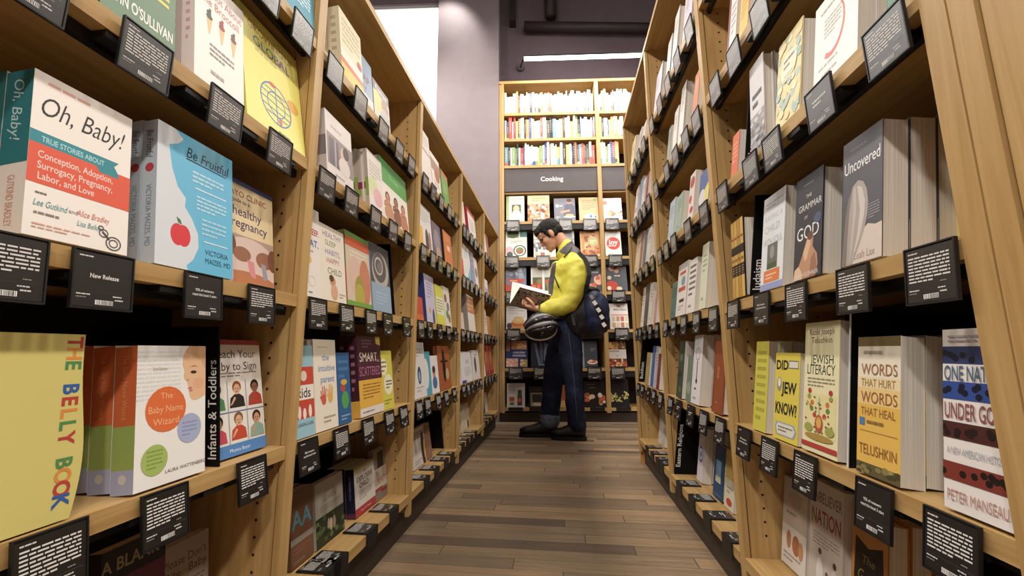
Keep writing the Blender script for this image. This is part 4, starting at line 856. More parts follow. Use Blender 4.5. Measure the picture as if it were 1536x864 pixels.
book('R', 'r4', 1417, 1545, 500, 0.030, 1, 'white book with blue and red woven stripes', 'ddd8d4',
     blk(0.80, 0.90, '2c3a6a', '161a2c') + blk(0.60, 0.70, '2c4a94', '12162a') + blk(0.385, 0.475, '4a2220', '241414') + blk(0.16, 0.255, '7a2f26', '1c1412') + [Ls(0.1, 0.92, 0.9, 0.97, 2, 'a8a4a2'), T('ONE NATION', 0.5, 0.75, 0.085, '46627e', 0.92, 0, 0.01), T('UNDER GODS', 0.5, 0.54, 0.09, '8a4a48', 0.92, 0, 0.01), T('A NEW AMERICAN HISTORY', 0.5, 0.32, 0.04, '9aa0ac', 0.86), T('PETER MANSEAU', 0.5, 0.08, 0.06, 'b5827a', 0.86)], 'c8c4c0', (), vu=1417)
tags('R', 'r4', (1116, '90'), (1154, '6'), (1207, '6'), (1309, '92'), (1424, '6'))
book('R', 'r5', 1172, 1208, 735, 0.034, 1, 'taupe and white paperback with two hand figures', 'b9aa9c', [E(0.5, 0.78, 0.3, 0.2, 'a89a8c'), Ls(0.15, 0.57, 0.85, 0.64, 1, '8a7c70'), R(0, 0, 1, 0.45, 'd6cec6'), E(0.3, 0.3, 0.1, 0.2, 'b07a54'), E(0.6, 0.28, 0.16, 0.22, 'a86a44'), E(0.8, 0.26, 0.1, 0.2, 'b98a64'), Ls(0.1, 0.06, 0.8, 0.16, 2, '9a9088')])
book('R', 'r5', 1212, 1263, 744, 0.034, 1, 'taupe paperback with tall red lettering and people', 'c2b6a8',
     [T('UNBELIEVER', 0.5, 0.86, 0.10, '7a5a4a', 0.92, 0, 0.01), T('NATION', 0.5, 0.68, 0.14, '8a3a30', 0.86, 0, 0.015), Ls(0.12, 0.42, 0.9, 0.54, 4, '94887c'), E(0.35, 0.38, 0.05, 0.06, '5a3a2c'), E(0.35, 0.2, 0.10, 0.26, 'd8d2cc'), E(0.78, 0.34, 0.05, 0.06, '5a3a2c'), E(0.78, 0.18, 0.10, 0.26, 'cfc8c4'), E(0.56, 0.22, 0.04, 0.05, '6a4434'), E(0.56, 0.12, 0.06, 0.14, 'a03c34')])
book('R', 'r5', 1276, 1331, 792, 0.034, 3, 'amber book with a black shield emblem', 'b97d2c', [G([(0.12, 0.78), (0.5, 0.72), (0.88, 0.78), (0.92, 0.45), (0.85, 0.1), (0.5, 0.02), (0.15, 0.1), (0.08, 0.45)], '1f1a14'), T('The', 0.5, 0.62, 0.07, '8a7844', 0.4, 0.2), T('Good', 0.5, 0.48, 0.1, '8a7844', 0.6, 0.2), T('Book', 0.5, 0.32, 0.1, '8a7844', 0.6, 0.2)], hard=True)
tags('R', 'r5', (1160, '6'), (1215, '5'))

# ================================================================== right side, middle and farthest bookcases
P2 = lambda c: [Ls(0.2, 0.55, 0.8, 0.85, 4, c), Ls(0.3, 0.1, 0.7, 0.2, 1, c)]
book('R', 'r0', 980, 989, 92, 0.03, 1, 'pale lilac hardback with cream pages', 'c9c0d0', P2('9a90a8'), hard=True)
book('R', 'r0', 997, 1003, 50, 0.02, 1, 'slim dark edged hardback', 'bdb8b4', P2('8a8480'), '2a2628', hard=True)
book('R', 'r0', 1006, 1013, 8, 0.026, 1, 'tall white hardback', 'dcd6d2', P2('a8a09c'), hard=True)
book('R', 'r0', 1023, 1036, -40, 0.026, 1, 'pale mauve hardback', 'cfc6d2', P2('9a90a0'), hard=True)
tags('R', 'r0', 977, 989, 1001, 1015, 1033)
book('R', 'r1', 999, 1003, 188, 0.022, 1, 'grey green paperback', '8fa096', P2('6a7a70'))
book('R', 'r1', 1007, 1013, 158, 0.022, 1, 'thin white paperback', 'dcd8d2', P2('a8a49c'))
book('R', 'r1', 1016, 1023, 121, 0.034, 1, 'white hardback with thick cream pages', 'e0dcd8', P2('a8a4a0'), hard=True)
book('R', 'r1', 1038, 1045, 102, 0.026, 1, 'orange paperback with cream pages', 'c9622e', P2('e0a878'))
tags('R', 'r1', 984, 1000, 1013, 1028, 1044)
book('R', 'r2', 1001, 1009, 296, 0.024, 1, 'powder blue paperback', 'a8bac4', P2('8294a0'))
book('R', 'r2', 1012, 1021, 287, 0.03, 1, 'sage green paperback', '93aa9c', P2('6f877a'))
book('R', 'r2', 1031, 1039, 256, 0.034, 1, 'white paperback with red marks', 'd8ccc4', [E(0.5, 0.8, 0.4, 0.35, 'b8382e'), E(0.3, 0.45, 0.25, 0.25, 'c4483c'), E(0.6, 0.2, 0.3, 0.2, 'b8382e')])
book('R', 'r2', 1047, 1062, 246, 0.02, 1, 'glossy blue paperback with a yellow sunburst', '4a5f9a', [G([(0, 0), (1, 0.1), (1, 0.6), (0.3, 0.35)], 'd8cc6a'), E(0.3, 0.3, 0.3, 0.3, 'cfcad0')])
tags('R', 'r2', 990, 1000, 1011, 1032, 1059)
book('R', 'r3', 1005, 1013, 422, 0.024, 1, 'dark teal paperback', '4a6a64', P2('2f4a46'), '2c3c3a')
book('R', 'r3', 1013, 1027, 391, 0.03, 1, 'white paperback with red and black titles', 'd6cfcb', [R(0.2, 0.78, 0.8, 0.84, 'b8483c'), E(0.6, 0.65, 0.2, 0.15, '6a9aa0'), R(0.15, 0.46, 0.85, 0.54, 'b8483c'), R(0.3, 0.25, 0.8, 0.31, '3a3636'), Ls(0.2, 0.1, 0.8, 0.2, 2, 'a09894')])
book('R', 'r3', 1029, 1041, 386, 0.026, 1, 'white paperback with rows of black titles', 'dad3d0', [Ls(0.15, 0.3, 0.9, 0.92, 6, '55504e'), Ls(0.2, 0.08, 0.8, 0.18, 1, '8a8482')])
book('R', 'r3', 1048, 1058, 364, 0.042, 1, 'tall pale green paperback with curled cover', 'cdd0b8', P2('98a080'))
tags('R', 'r3', 998, 1010, 1025, 1044, 1069)
book('R', 'r4', 1014, 1022, 513, 0.034, 2, 'dark green patterned paperback', '3c4a3c', [E(0.5, 0.7, 0.3, 0.2, '55684f'), E(0.4, 0.4, 0.3, 0.2, '2a362c'), E(0.6, 0.15, 0.2, 0.15, '6a6a40')])
book('R', 'r4', 1028, 1035, 536, 0.024, 1, 'grey green paperback with small pattern', '6f7f6c', [E(0.5, 0.3, 0.4, 0.4, '8f9c84')])
book('R', 'r4', 1036, 1048.5, 504, 0.036, 2, 'white paperback with a black brush drawing', 'd8d4d6', [O(0.5, 0.72, 0.25, 0.04, '8a8688'), R(0.46, 0.35, 0.54, 0.62, '2c2a2c'), E(0.5, 0.33, 0.1, 0.1, '2c2a2c'), Ls(0.3, 0.19, 0.7, 0.25, 1, '4a4648'), Ls(0.2, 0.05, 0.8, 0.12, 1, 'a09c9e')])
book('R', 'r4', 1067, 1083, 513, 0.03, 1, 'rust leather look book with gilt flame', '8f4a26', [E(0.45, 0.55, 0.07, 0.22, 'c9924a'), E(0.45, 0.55, 0.04, 0.15, '8f4a26'), R(0.05, 0.1, 0.08, 0.95, '6a3418'), Ls(0.3, 0.12, 0.7, 0.17, 1, 'b07a44')], hard=True)
tags('R', 'r4', 1006, 1018, 1036, 1055.5, 1080)
divider('R', 'r5', 1009, 598, 'Eastern Religions', 'broad black panel lettered for eastern religions', 0.018, 0.03)
book('R', 'r5', 1045, 1053, 645, 0.034, 3, 'white paperback with a violet round emblem', 'cfc8d0', [E(0.5, 0.5, 0.42, 0.5, '6a62a0'), E(0.5, 0.5, 0.3, 0.36, 'cfc8d0'), E(0.5, 0.5, 0.16, 0.2, '6a62a0')])
book('R', 'r5', 1069, 1083, 676, 0.03, 1, 'deep blue book with a light blue window', '27476e', [R(0.2, 0.3, 0.75, 0.72, '6a94b8'), R(0.2, 0.3, 0.75, 0.42, 'c2c8a8'), R(0.1, 0.05, 0.9, 0.08, '4a6a90')], hard=True)
book('R', 'r5', 1086, 1100, 682, 0.02, 1, 'yellow topped cream paperback with red spot', 'd0c8b0', [R(0, 0.5, 1, 1, 'c0a048'), E(0.5, 0.12, 0.3, 0.16, 'b8482c'), Ls(0.2, 0.25, 0.8, 0.4, 2, '9a9280')])
tags('R', 'r5', 1018, 1037, 1060, 1090)
for r, items in (('r0', [(944, 949, 203, 'd8c48a', 'pale yellow paperback'), (956, 960, 190, 'a8a4a0', 'grey paperback'), (962, 967, 180, 'c9c2b8', 'pale stone paperback')]),
                 ('r1', [(950, 954, 278, 'd9c8c0', 'white paperback with red spots'), (956, 960, 264, '7f98b8', 'blue paperback'), (961, 965, 266, 'd0c4b8', 'cream paperback'), (967, 970, 258, '8a2c38', 'crimson paperback')]),
                 ('r2', [(951, 957, 346, 'cdb894', 'sand paperback'), (958, 961, 346, '9a5a40', 'red brown paperback'), (963, 967, 343, '5a5a62', 'slate paperback'), (969, 974, 337, 'c2bcb4', 'light grey paperback')]),
                 ('r3', [(960.5, 964, 431, 'd6d0c6', 'white paperback'), (965, 970, 424, '5a4f48', 'dark brown paperback'), (972, 976, 424, 'cfc6ba', 'cream paperback'), (980, 983, 440, 'c08a80', 'pinkish paperback')]),
                 ('r4', [(967, 972, 530, 'a8944e', 'olive yellow paperback'), (975, 979, 520, '3f62a0', 'blue paperback'), (980, 983, 522, 'b8b0b8', 'pale violet paperback'), (984, 988, 532, '7a3034', 'dark red paperback')]),
                 ('r5', [(987, 991, 612, 'c9c2ba', 'white paperback'), (993, 996, 640, 'bdb6ac', 'pale paperback')])):
    for u0, u1, v, c, d in items:
        k = 1
        book('R', r, u0, u1, v, 0.03, k, d, c, [R(0.5, 0.75, 0.9, 0.8, 'b8402e'), E(0.5, 0.35, 0.25, 0.2, 'b85a4a')] if 'red spots' in d else P2('7a7470'))
divider('R', 'r4', 958, 505, 'Buddhism', 'narrow black panel with white vertical lettering', 0.018, 0.02)
tags('R', 'r0', 945, 952, 958, 965)
tags('R', 'r1', 948, 954, 960, 966, 973)
tags('R', 'r2', 954, 961, 970, 979)
tags('R', 'r3', 955, 960, 967, 975, 985)
tags('R', 'r4', 958, 964, 973, 981, 991)
tags('R', 'r5', 970, 978, 986, 992)

# ================================================================== the bookcase across the end of the aisle
END1 = set(bpy.data.objects)
BZ = {'s1': 3.121, 's2': 2.832, 's3': 2.538, 'A': 1.942, 'B': 1.572, 'C': 1.220, 'D': 0.856, 'E': 0.494, 'F': 0.130}
BTOP = 3.487
XM0, XM1 = 0.405, 0.445           # the upright between the two bays
XL0 = -0.594
XR = 1.46
def end_case(x0, x1, left_panel, lab, sign):
    bc = empty('bookcase', ((x0+x1)/2, D+0.16, 0)); tag(bc, lab, 'bookcase', 'oak bookcases across the end of the aisle')
    off = -Vector(bc.location)
    def part(name, mb, parent=bc):
        mb.v = [tuple(Vector(v)+off) for v in mb.v]; return mb.build(name, parent)
    xi0, xi1 = x0+(0.05 if left_panel else 0.0), x1-0.04
    if left_panel:
        mb = MB(); mb.box(x0, x0+0.022, D+0.004, D+0.325, 0.085, BTOP-0.03, WOOD_V); part('side_panel', mb)
        mb = MB(); mb.box(x0+0.023, x0+0.049, D-0.004, D+0.325, 0.085, BTOP-0.03, WOOD_V); part('side_panel', mb)
    mb = MB(); mb.box(x1-0.04, x1-0.0008, D-0.004, D+0.325, 0.085, BTOP-0.03, WOOD_V); part('side_panel', mb)
    mb = MB(); mb.box(x0, x1-0.0008, D-0.006, D+0.325, BTOP-0.0295, BTOP, WOOD_X); part('top_board', mb)
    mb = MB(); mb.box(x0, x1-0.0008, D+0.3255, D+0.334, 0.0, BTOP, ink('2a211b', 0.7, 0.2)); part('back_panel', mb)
    mb = MB(); mb.box(x0, x1-0.0008, D+0.03, D+0.325, 0.0, 0.0845, PLINTH); part('plinth', mb)
    for k, z in BZ.items():
        mb = MB(); mb.box(xi0+0.0006, xi1-0.0006, D, D+0.325, z-0.028, z, WOOD_X); part('bottom_shelf' if k == 'F' else 'shelf', mb)
        if k in 'ABCDE':
            mb = MB(); mb.box(xi0+0.0006, xi1-0.0006, D+0.008, D+0.02, z-0.085, z-0.0285, BLACK); part('label_rail', mb)
    mb = MB(); mb.box(xi0+0.001, xi1-0.001, D+0.012, D+0.03, 2.262, 2.5095, SIGN); sp_ = part('sign_panel', mb)
    mb = MB(); mb.box(xi0+0.001, xi1-0.001, D+0.03, D+0.325, 2.242, 2.262, WOOD_X); part('shelf', mb)
    if sign:
        mb = MB(); c = on_y(828, 268, D+0.011); w = 0.262; h = 0.078
        draw(mb, [T(sign, 0.5, 0.5, 0.62, 'efe9e4', 1.0, 0, 0.015)], w, h, lambda x, y, l: (c.x-w/2+x, D+0.0105, c.z-h/2+y), rt)
        part('lettering', mb, sp_)
    return bc
SIGN = speckle('sign_grey', '4c4447', '514a4c', 14, 0.5)
end_case(XL0, XM1, True, "oak bookcase at the aisle end signed 'Cooking'", 'Cooking')
end_case(XM1, XR, False, 'oak bookcase at the aisle end, mostly hidden by the right shelves', None)

# spine-out books on its three upper shelves
HUES = ['e8e4de', 'ece8e2', 'e4ded4', 'f0ece6', 'e6e2dc', 'd8d0c4', 'c8443a', 'd98a4a', '3a3638', '44549a', 'e2c46a', '6a9aa8', '7d9a6a', 'b8564a', 'd9b45a', '55504e', '8aa0c0', 'e0a070']  # the many pale hues also stand in for spines washed out by the light bar
CN = {'e8e4de': 'white', 'ece8e2': 'white', 'e4ded4': 'cream', 'f0ece6': 'white', 'e6e2dc': 'white', 'd8d0c4': 'cream', 'c8443a': 'red', 'd98a4a': 'orange', '3a3638': 'black', '44549a': 'indigo', 'e2c46a': 'yellow',
      '6a9aa8': 'teal', '7d9a6a': 'green', 'b8564a': 'brick red', 'd9b45a': 'golden', '55504e': 'grey', '8aa0c0': 'pale blue', 'e0a070': 'peach'}
rb = random.Random(11)
def spine_row(key, x0, x1, lo, hi, where, up):
    x = x0; z = BZ[key]; n = 0; thin = MB()
    while x < x1-0.012:
        t = min(rb.choice([0.012, 0.016, 0.019, 0.022, 0.026, 0.034]), x1-x)
        h = rb.uniform(lo, hi); dp = rb.uniform(0.17, 0.21); front = D+rb.uniform(0.012, 0.03)
        c = rb.choice(HUES[:6]) if rb.random() < (0.5 if up != 'lowest' else 0.42) else rb.choice(HUES[6:])
        n += 1
        slim = t <= 0.0165
        mb = thin if slim else MB(); m = ink(c); n0 = len(mb.v)
        mb.box(0, t-0.0006, 0, 0.0014, 0, h, m); mb.box(0, 0.0014, 0.0014, dp, 0, h, m); mb.box(t-0.002, t-0.0006, 0.0014, dp, 0, h, m)
        mb.box(0.0014, t-0.002, 0.0014, dp-0.004, 0.002, h-0.003, PAGES)
        dark = c in HUES[6:]
        a = rb.choice(['e8e4de', 'd8d0c8']) if dark else rb.choice(['8a3a34', '3a3638', 'c88a4a', '5a6a8a', 'a8a098', '7a8a6a'])
        des = [Ls(0.35, 0.3, 0.65, rb.uniform(0.7, 0.9), rb.randint(5, 9), a)]
        if rb.random() < 0.35: des.insert(0, R(0, 0, 1, rb.uniform(0.1, 0.4), rb.choice(HUES[6:])))
        if rb.random() < 0.4: des.append(E(0.5, 0.08, 0.3, 0.3, a, 8))
        draw(mb, des, t-0.0006, h, lambda px, py, l: (px, -0.0002-0.00005*l, py), rb)
        if slim:
            mb.v[n0:] = [(q[0]+x-x0, q[1]+front-D, q[2]) for q in mb.v[n0:]]; x += t+0.0004; continue
        o = mb.build('book'); o.location = (x, front, z+0.0002)
        tag(o, f'{CN[c]} spine, number {n} from left, {up} spine row, {where}', 'book', 'spine-out books at the aisle end')
        x += t+0.0004
    if not thin.v: return
    THIN.append((thin, Vector((x0, D, z+0.0002))))
THIN = []
for key, up in (('s1', 'highest'), ('s2', 'middle'), ('s3', 'lowest')):
    spine_row(key, XL0+0.054, XM0-0.004, 0.195, 0.262, 'Cooking bookcase', up)
    spine_row(key, XM1+0.004, {'s1': 0.80, 's2': 0.70, 's3': 0.645}[key], 0.195, 0.262, 'bookcase right of Cooking', up)
mb = MB()                          # the slimmest of them, past the number built one by one
for q, org in THIN:
    for m_ in q.mats: mb.slot(m_)
    n0 = len(mb.v); mb.v += [tuple(Vector(p)+org) for p in q.v]
    mb.f += [[i+n0 for i in f] for f in q.f]; mb.fm += [mb.slot(q.mats[k]) for k in q.fm]
o = mb.build('slim_book_spines'); o['kind'] = 'stuff'
tag(o, 'slim pale book spines between the wider ones on the upper end shelves', 'books')

# cookbooks shown face out
BWH = {'A': 'first', 'B': 'second', 'C': 'third', 'D': 'fourth', 'E': 'fifth', 'F': 'bottom'}
def cook(row, u0, u1, v, d, front, des=(), spine=None, t=0.03, n=1):
    z = BZ[row]; th = math.radians(7); y = D+0.012
    a = on_y(u0, 450, y); 
    def x_on(u, zz):
        lo, hi = -2.0, 2.0
        for _ in range(40):
            mid = (lo+hi)/2; p = Vector((mid, y, zz-EYE))
            if 768+F_PX*p.dot(RT)/p.dot(FW) < u: lo = mid
            else: hi = mid
        return (lo+hi)/2
    x0, x1 = x_on(u0, z), x_on(u1, z)
    x1 = min(x1, XM0-0.002) if x0 < XM0 else x1
    x0 = max(x0, XM1+0.002) if x1 > XM1 else x0
    h = (z_at((x0+x1)/2, y+0.03, v)-z)/math.cos(th)
    seed_no[0] += 1
    cm, pm = book_meshes(x1-x0, h, t, front, spine, list(des), [], True, None, seed_no[0])
    f = None
    for k in range(n):
        loc = ((x0+x1)/2, y+k*(t+0.001)/math.cos(th), z+t*math.sin(th)+0.0002)
        if f is None:
            f = empty('book', loc, (-th, 0, 0)); put('cover', cm, f); put('page_block', pm, f); b = f
        else:
            b = copy_tree(f); b.location = loc
        tag(b, f"{d}, {BWH[row]} face-out shelf of the end bookcase", 'book', 'cookbooks shown face out')
def food(cols, n, y0, y1, s=0.08):
    r = random.Random(n*7+len(cols)); return [E(r.random(), r.uniform(y0, y1), s*r.uniform(0.6, 1.4), s*r.uniform(0.6, 1.4), r.choice(cols), 10) for _ in range(n)]
WARMF = ['c98a4a', 'b8643a', 'e0c08a', '8a4a2c', 'd9a86a', 'a8502e']
cook('A', 760, 787, 296.5, 'white cookbook with green edge and small portrait', 'e6e2d8', [R(0, 0, 0.16, 1, '9ab07a'), R(0.3, 0.32, 0.82, 0.66, '55603c'), E(0.56, 0.5, 0.17, 0.2, 'd9b08a'), E(0.56, 0.36, 0.22, 0.12, 'e2d8c8'), Ls(0.25, 0.78, 0.9, 0.92, 2, 'b0a898')])
cook('A', 792, 825, 294, 'cream cookbook with a crowded dinner table picture', 'e2d2b4', [R(0, 0.66, 1, 1, 'd8d2a8'), R(0, 0, 1, 0.66, 'c99a70')] + food(['e8dcc8', 'b87850', 'd9b890', 'a8643c', '8a5034', 'efe4d4'], 44, 0.02, 0.62, 0.07) + [Ls(0.2, 0.75, 0.8, 0.92, 2, 'b0b080')])
cook('A', 832, 864, 297.5, 'slate blue cookbook with a man plating food', '7d7f8c', [E(0.72, 0.84, 0.11, 0.15, 'b98468'), E(0.72, 0.9, 0.12, 0.09, '5a4034'), G([(0.45, 0.2), (0.5, 0.68), (0.62, 0.74), (0.84, 0.74), (0.98, 0.62), (0.98, 0.2)], '5d6274'), G([(0.3, 0.42), (0.75, 0.5), (0.75, 0.4), (0.3, 0.32)], 'c9967a'), E(0.72, 0.24, 0.2, 0.07, 'd8a868'), E(0.72, 0.17, 0.28, 0.05, 'd8d4d0'), E(0.15, 0.66, 0.08, 0.08, 'e4e2e0'), Ls(0.26, 0.6, 0.52, 0.72, 1, 'e0dedc'), Ls(0.08, 0.1, 0.3, 0.2, 2, 'd0ceca')])
cook('A', 870, 900, 295, 'kraft brown cookbook with white ornaments at foot', 'd2b084', [Ls(0.15, 0.45, 0.85, 0.9, 6, 'b08a5c'), E(0.82, 0.88, 0.09, 0.09, '7fae5a'), E(0.4, 0.16, 0.12, 0.14, 'eceae6'), E(0.6, 0.18, 0.15, 0.17, 'eceae6'), E(0.82, 0.15, 0.12, 0.13, 'eceae6'), E(0.6, 0.17, 0.08, 0.09, '6a7fb0'), E(0.84, 0.15, 0.05, 0.07, '8a5a60')])
cook('A', 907, 936, 295, 'white pink baking book with orange halves', 'e6d8d4', [Ls(0.2, 0.62, 0.9, 0.88, 3, 'cdb4ae'), E(0.1, 0.78, 0.12, 0.12, 'c98a70')] + food(['d98a5a', 'e8b48a', 'c9704a', 'f0dcc8'], 16, 0.02, 0.45, 0.11))
cook('B', 759, 791, 347, 'white cookbook with green bowls of salad', 'dfdcd4', [R(0.08, 0.72, 0.62, 1, '7a8a6a'), E(0.34, 0.86, 0.28, 0.22, '556a3c'), R(0.68, 0.74, 1, 1, '3f7a74'), Ls(0.25, 0.5, 0.75, 0.62, 2, 'a8a49a'), E(0.66, 0.24, 0.30, 0.28, '33543c'), E(0.66, 0.24, 0.24, 0.23, 'e2e2da'), E(0.66, 0.24, 0.18, 0.17, 'a8583c'), E(0.62, 0.28, 0.10, 0.10, '6a8a4a'), E(0.18, 0.22, 0.2, 0.24, 'c9a8b0'), E(0.2, 0.1, 0.14, 0.14, '3f4a44')])
cook('B', 801, 834, 349, 'pale cookbook half behind the reading man', 'e4dfd0', food(['7a7a80', 'b0aeb0', '55565c', 'd8d6d2'], 40, 0.25, 0.8, 0.08) + [R(0.05, 0.02, 0.2, 0.18, 'd9b49a'), R(0.3, 0.02, 0.5, 0.18, 'b05a5a'), R(0.6, 0.02, 0.8, 0.18, 'd8c0a8')])
cook('B', 838, 863, 345, 'silver grey cookbook behind the man with black hair', 'a8a6ac', food(['c8c6cc', '8a888e', 'e0dee2'], 24, 0.1, 0.9, 0.12))
cook('B', 872, 902, 346, 'orange yellow cookbook with a lettuce patch', 'c98a4e', [R(0, 0, 0.09, 1, 'e2b44e')] + food(WARMF, 60, 0.02, 0.98, 0.09) + [E(0.66, 0.58, 0.26, 0.26, 'b9b87a'), Ls(0.5, 0.5, 0.85, 0.66, 2, 'e4e0b8')])
cook('B', 910, 935, 346, "white cookbook with red disc lettered 'Joy'", 'e4e2dc', [E(0.52, 0.5, 0.42, 0.42, 'd2372a'), T('Joy', 0.5, 0.56, 0.22, 'efe8e2', 0.6, 0, 0.02), Ls(0.2, 0.36, 0.85, 0.44, 1, 'efe8e2'), Ls(0.2, 0.06, 0.8, 0.12, 1, 'b0aca4')], t=0.06)
cook('C', 759, 790, 400, 'slate blue cookbook with a red ribbon title', '767f98', food(['8f98b0', '5f6880', 'a8a8b4', 'b8b49a'], 30, 0.5, 1, 0.1) + [G([(0.18, 0.36), (0.1, 0.5), (0.9, 0.5), (0.82, 0.36)], 'c8482c'), Ls(0.22, 0.39, 0.8, 0.47, 1, 'e8c4a8'), R(0, 0, 1, 0.22, 'd9d4d0'), E(0.1, 0.08, 0.24, 0.3, 'c4432e')])
cook('C', 797, 828, 399, 'white framed cookbook with tomatoes', 'e2dfda', [R(0.08, 0.05, 0.92, 0.55, '4f5f3f'), R(0.08, 0.55, 0.92, 0.92, 'c9c9c4')] + food(['c4452e', 'd8683a', '6a8a44', 'b8382a'], 18, 0.08, 0.45, 0.1) + [R(0.55, 0.02, 0.66, 0.98, 'ece9e4')])
cook('C', 877, 905, 398, "charcoal cookbook lettered 'Cooking' with figs", '4b4b52', [Ls(0.3, 0.86, 0.85, 0.91, 1, 'a8a4a4'), T('COOKING', 0.55, 0.74, 0.06, 'd8d4d2', 0.64, 0, 0.01)] + food(['c9604a', 'd98a6a', 'b0483c', 'e2b49a'], 9, 0.05, 0.55, 0.17))
cook('C', 912, 944, 395, 'dark slate cookbook with figs and tomato', '4d5059', food(['c98a6a', 'b0705a', 'd8b49a'], 5, 0.75, 0.97, 0.12) + [Ls(0.4, 0.52, 0.9, 0.62, 1, 'd0cecc'), E(0.25, 0.2, 0.3, 0.26, 'c2402c'), E(0.15, 0.5, 0.1, 0.1, 'd8c4a8'), E(0.6, 0.1, 0.14, 0.1, 'd9c8a0'), E(0.12, 0.12, 0.1, 0.1, 'e8dcc8')])
cook('D', 760, 791, 454, 'white cookbook with a stacked sandwich', 'd8d5d2', [Ls(0.15, 0.55, 0.85, 0.9, 4, 'b0acaa'), E(0.6, 0.12, 0.42, 0.16, 'b9864a'), E(0.55, 0.22, 0.34, 0.14, 'c2602c'), E(0.58, 0.30, 0.30, 0.12, 'c9a458'), E(0.6, 0.39, 0.24, 0.11, 'd2b070'), E(0.15, 0.14, 0.12, 0.14, '3a4050')])
cook('D', 917, 946, 455, "white cookbook lettered 'Make Ahead'", 'e6e2dc', [R(0.42, 0.86, 0.62, 0.92, 'c2433a'), T('Make Ahead', 0.58, 0.76, 0.07, '3a3636', 0.76, 0, 0.01), R(0.1, 0.52, 1, 0.57, 'd88a8a')] + [R(0.12+0.23*i, 0.06+0.24*j, 0.30+0.23*i, 0.25+0.24*j, ('c9a87a', 'd8c4a0', 'b8705a', 'c8b890', 'd0b49a', 'b09070', 'c8605a', 'd8c8a8')[i+4*j]) for i in range(4) for j in range(2)])
cook('E', 760, 792, 511, "navy cookbook lettered 'One-Dish Wonders'", '2c3a74', [R(0.25, 0.66, 0.96, 0.98, 'c98a50'), R(0.0, 0.6, 0.18, 0.98, 'b8805a'), R(0.0, 0.04, 0.55, 0.34, 'd8a088'), R(0.66, 0.04, 0.98, 0.30, 'b89a44')] + food(['e0c090', 'b06a3a', 'd8a870'], 14, 0.7, 0.95, 0.06) + food(['c0604a', 'e8c8b0'], 10, 0.06, 0.3, 0.06) + [T('ONE-DISH', 0.6, 0.55, 0.07, 'efece8', 0.74, 0, 0.012), T('WONDERS', 0.6, 0.44, 0.07, 'efece8', 0.74, 0, 0.012)])
cook('E', 797, 826, 512, 'dark navy cookbook with pale fish shapes', '262c38', [G([(0.15, 0.95), (0.3, 0.9), (0.5, 0.1), (0.4, 0.05)], '6a7488'), G([(0.45, 0.98), (0.62, 0.9), (0.6, 0.1), (0.5, 0.2)], '55607a'), G([(0.7, 0.95), (0.9, 0.88), (0.75, 0.2), (0.66, 0.3)], '6a7488'), Ls(0.45, 0.08, 0.85, 0.15, 1, '9aa0b0')])
cook('E', 860, 871, 512, 'thin pale book beside the jeans leg', 'c8bfb0', food(['e0dcc8', '7a6a50'], 6, 0.1, 0.8, 0.2))
cook('E', 875, 898, 512, 'dark grey cookbook with a plate of food', '3a4048', [R(0, 0, 0.12, 1, '7a8496'), Ls(0.55, 0.6, 0.9, 0.75, 2, '7a7a7a'), E(0.65, 0.2, 0.34, 0.14, 'd8d0c0'), E(0.65, 0.22, 0.26, 0.1, 'c2582c'), E(0.55, 0.25, 0.12, 0.08, 'd8b48a')])
cook('E', 915, 943, 512, 'cookbook with white band between food photos', '6a3a28', food(WARMF+['c2402c'], 26, 0.02, 0.3, 0.09) + food(['d8a85a', '8a5a34', 'c8884a', '5a6a3a'], 26, 0.72, 0.98, 0.09) + [R(0, 0.33, 1, 0.68, 'd2cdc2'), Ls(0.05, 0.58, 0.95, 0.65, 1, '5a5650'), Ls(0.4, 0.4, 0.65, 0.48, 1, '8a867e')])
cook('F', 761, 788, 575, 'white cookbook with two bottles of pickles', 'd0cccb', [R(0.14, 0.08, 0.42, 0.45, 'b8b06a'), R(0.14, 0.26, 0.42, 0.42, 'b8402c'), R(0.58, 0.08, 0.84, 0.5, '5f3a2c'), R(0.6, 0.4, 0.82, 0.72, '2f5a38'), R(0.18, 0.1, 0.38, 0.2, '3f6a40'), E(0.7, 0.3, 0.1, 0.12, 'c8503a')])
cook('F', 794, 818, 580, 'black cookbook with framed brown picture', '1f1a17', [T('CAKE', 0.5, 0.85, 0.08, '7a3a2c', 0.7), R(0.1, 0.05, 0.9, 0.7, '8a7a62'), R(0.2, 0.25, 0.8, 0.62, '2c241e'), E(0.5, 0.14, 0.3, 0.08, 'c8b898')])
cook('F', 838, 852, 578, 'orange brown book between the jeans legs', 'a85a30', [R(0, 0, 1, 0.3, 'c8a060')])
cook('F', 878, 910, 573, 'black cookbook with roasted vegetables', '1a1513', [Ls(0.15, 0.86, 0.85, 0.91, 1, '6a625a'), Ls(0.25, 0.72, 0.75, 0.78, 1, '8a6a40')] + food(['c2582c', 'd8b48a', '8a5a2c', 'e0d8c8', 'c88a3a'], 18, 0.15, 0.48, 0.1))
cook('F', 918, 947, 570, 'black cookbook with a heap of pasta', '151211', food(['c8b85a', 'd8cc8a', 'a89a4a', 'b8a860', '8a9a4a', 'd8c878'], 40, 0.2, 0.55, 0.05))
